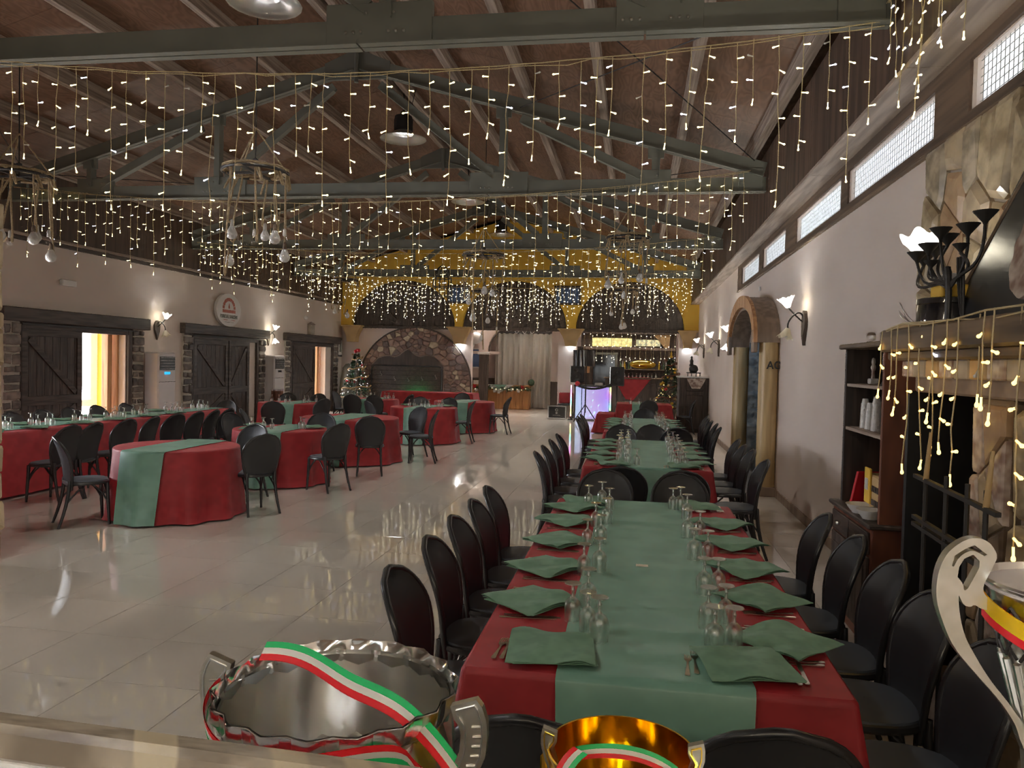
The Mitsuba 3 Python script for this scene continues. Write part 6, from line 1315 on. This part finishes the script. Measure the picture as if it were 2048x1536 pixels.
for s_ in (1, -1):
    q = GH if s_ > 0 else affinity.scale(GH, -1, 1, origin=(gx, 0)); k = obj('handle', axes(mv(ext(q, .008), (0, 0, -.004)), (0, gy - .01, 0), *ENDW), 'm_silverbrush', GC, smooth=False); obj('relief', axes(ext(q.buffer(-.003).difference(q.buffer(-.0042)), .0015), (0, gy - .014, 0), *ENDW), 'm_gold', k, smooth=False)
gp = spline([(gx - .075, gy - .035, gz - .06), (gx - .062, gy - .06, gz - .012), (gx - .048, gy - .055, gz + .018), (gx - .04, gy - .05, gz + .024)], 16)
ribbon('tricolor_ribbon', 'red, white and green ribbon hanging down the left of the gold cup', gp, (.9, -.3, -.25), .016, ['m_rib_r', 'm_rib_w', 'm_rib_g'])
gp = spline([(gx - .045, gy - .05, gz + .020), (gx - .0, gy - .02, gz + .012), (gx + .04, gy - .02, gz + .004), (gx + .07, gy - .03, gz - .015)], 20)
ribbon('tricolor_ribbon', 'red, white and green ribbon lying over the rim of the gold cup', gp, (.1, .35, .9), .014, ['m_rib_r', 'm_rib_w', 'm_rib_g'])
# tall silver trophy at the right edge
TR = thing('tall_silver_trophy', 'tall silver trophy with a big ear shaped flat handle at the right edge', 'trophy')
ear = Polygon([(.381, 1.396), (.375, 1.41), (.371, 1.423), (.36, 1.44), (.349, 1.453), (.336, 1.467), (.318, 1.487), (.309, 1.501), (.301, 1.521), (.296, 1.537), (.295, 1.552), (.297, 1.569), (.303, 1.584), (.311, 1.593), (.321, 1.6), (.331, 1.602), (.34, 1.599), (.346, 1.592), (.349, 1.584), (.345, 1.574), (.341, 1.565), (.337, 1.555), (.338, 1.548), (.343, 1.543), (.348, 1.54), (.349, 1.535), (.343, 1.532), (.336, 1.533), (.33, 1.537), (.327, 1.534), (.321, 1.535), (.318, 1.54), (.3155, 1.546), (.316, 1.537), (.318, 1.522), (.323, 1.504), (.332, 1.488), (.341, 1.473), (.351, 1.459), (.363, 1.445), (.373, 1.431), (.38, 1.422)])
hole = Polygon([(.315, 1.563), (.316, 1.572), (.32, 1.58), (.327, 1.584), (.332, 1.579), (.332, 1.573), (.328, 1.564), (.323, 1.553), (.321, 1.551), (.32, 1.557)]).buffer(.001)
slot = Polygon([(.309, 1.573), (.311, 1.583), (.32, 1.59), (.328, 1.594), (.339, 1.586), (.337, 1.585), (.328, 1.59), (.321, 1.588), (.314, 1.582), (.31, 1.573)]).buffer(.0004)
sm = lambda g: g.buffer(.004, 8).buffer(-.008, 8).buffer(.004, 8)
def chaikin(g, n=3):
    c = np.array(g.exterior.coords)[:-1]
    for _ in range(n): d = np.roll(c, -1, 0); c = np.stack([c * .75 + d * .25, c * .25 + d * .75], 1).reshape(-1, 2)
    return Polygon(c).buffer(0)
ear, hole, slot = chaikin(ear), chaikin(hole), chaikin(slot)
ear = ear.difference(hole).difference(slot)
ear = unary_union([ear, Polygon([(.381, 1.396), (.375, 1.41), (.38, 1.422), (.395, 1.40), (.41, 1.30), (.39, 1.30)])])
obj('handle', axes(mv(ext(ear, .012), (0, 0, -.006)), (0, .8, 0), *ENDW), 'm_silverbrush', TR, smooth=False)
tcx, tcy = .425, .80
obj('cup', mv(lathe([(.080, .0), (.083, .002), (.081, .004), (.075, -.01), (.070, -.04), (.055, -.10), (.03, -.16), (.02, -.19), (.016, -.26), (.03, -.30), (.05, -.32), (.05, -.33)], 36), (tcx, tcy, 1.558)), 'm_silver', TR, smooth=30)
obj('lid', mv(lathe([(0, -.004), (.03, -.004), (.055, -.001), (.079, -.003), (.079, -.006), (0, -.008)], 36), (tcx, tcy, 1.558)), 'm_ac', TR, smooth=30)
for i in range(24): a = i * PI / 12; obj('fluting', tube([(tcx + .062 * math.cos(a), tcy + .062 * math.sin(a), 1.485), (tcx + .045 * math.cos(a), tcy + .045 * math.sin(a), 1.42)], .0035, 6), 'm_silver', TR)
for i in range(20):
    for s_ in (-1, 1): obj('lattice', tube([(tcx + (.074 - .011 * q) * math.cos(i * PI / 10 + s_ * q * .6), tcy + (.074 - .011 * q) * math.sin(i * PI / 10 + s_ * q * .6), 1.54 - .05 * q) for q in np.linspace(0, 1, 6)], .002, 5), 'm_iron', TR)
obj('base', cb(tcx - .06, tcx + .06, tcy - .06, tcy + .06, CZ, 1.235, .01), 'm_black', TR)
sp = [(tcx + .084 * math.cos(a), tcy + .084 * math.sin(a), 1.535 - .022 * (a - PI) ** 1) for a in np.linspace(PI * .98, PI * 1.75, 24)]
ribbon('yellow_red_ribbon', 'yellow and red ribbon round the tall silver trophy at the right edge', sp, (0, 0, 1), .024, ['m_rib_r', 'm_rib_y', 'm_rib_y'])

t = thing('green_uplight', 'green stage light glowing at the foot of the boarded panel in the stone arch', 'light')
obj('lamp', cb(-7.7, -6.9, 24.62, 24.68, .62, .66, .004), 'm_black', t); obj('glow', bx(-7.68, -6.92, 24.681, 24.69, .625, .658), 'm_white', t, smooth=False, emit=(.2, 22, 6), weight=.5); obj('stand', bx(-7.34, -7.26, 24.62, 24.68, 0, .62), 'm_black', t, smooth=False)
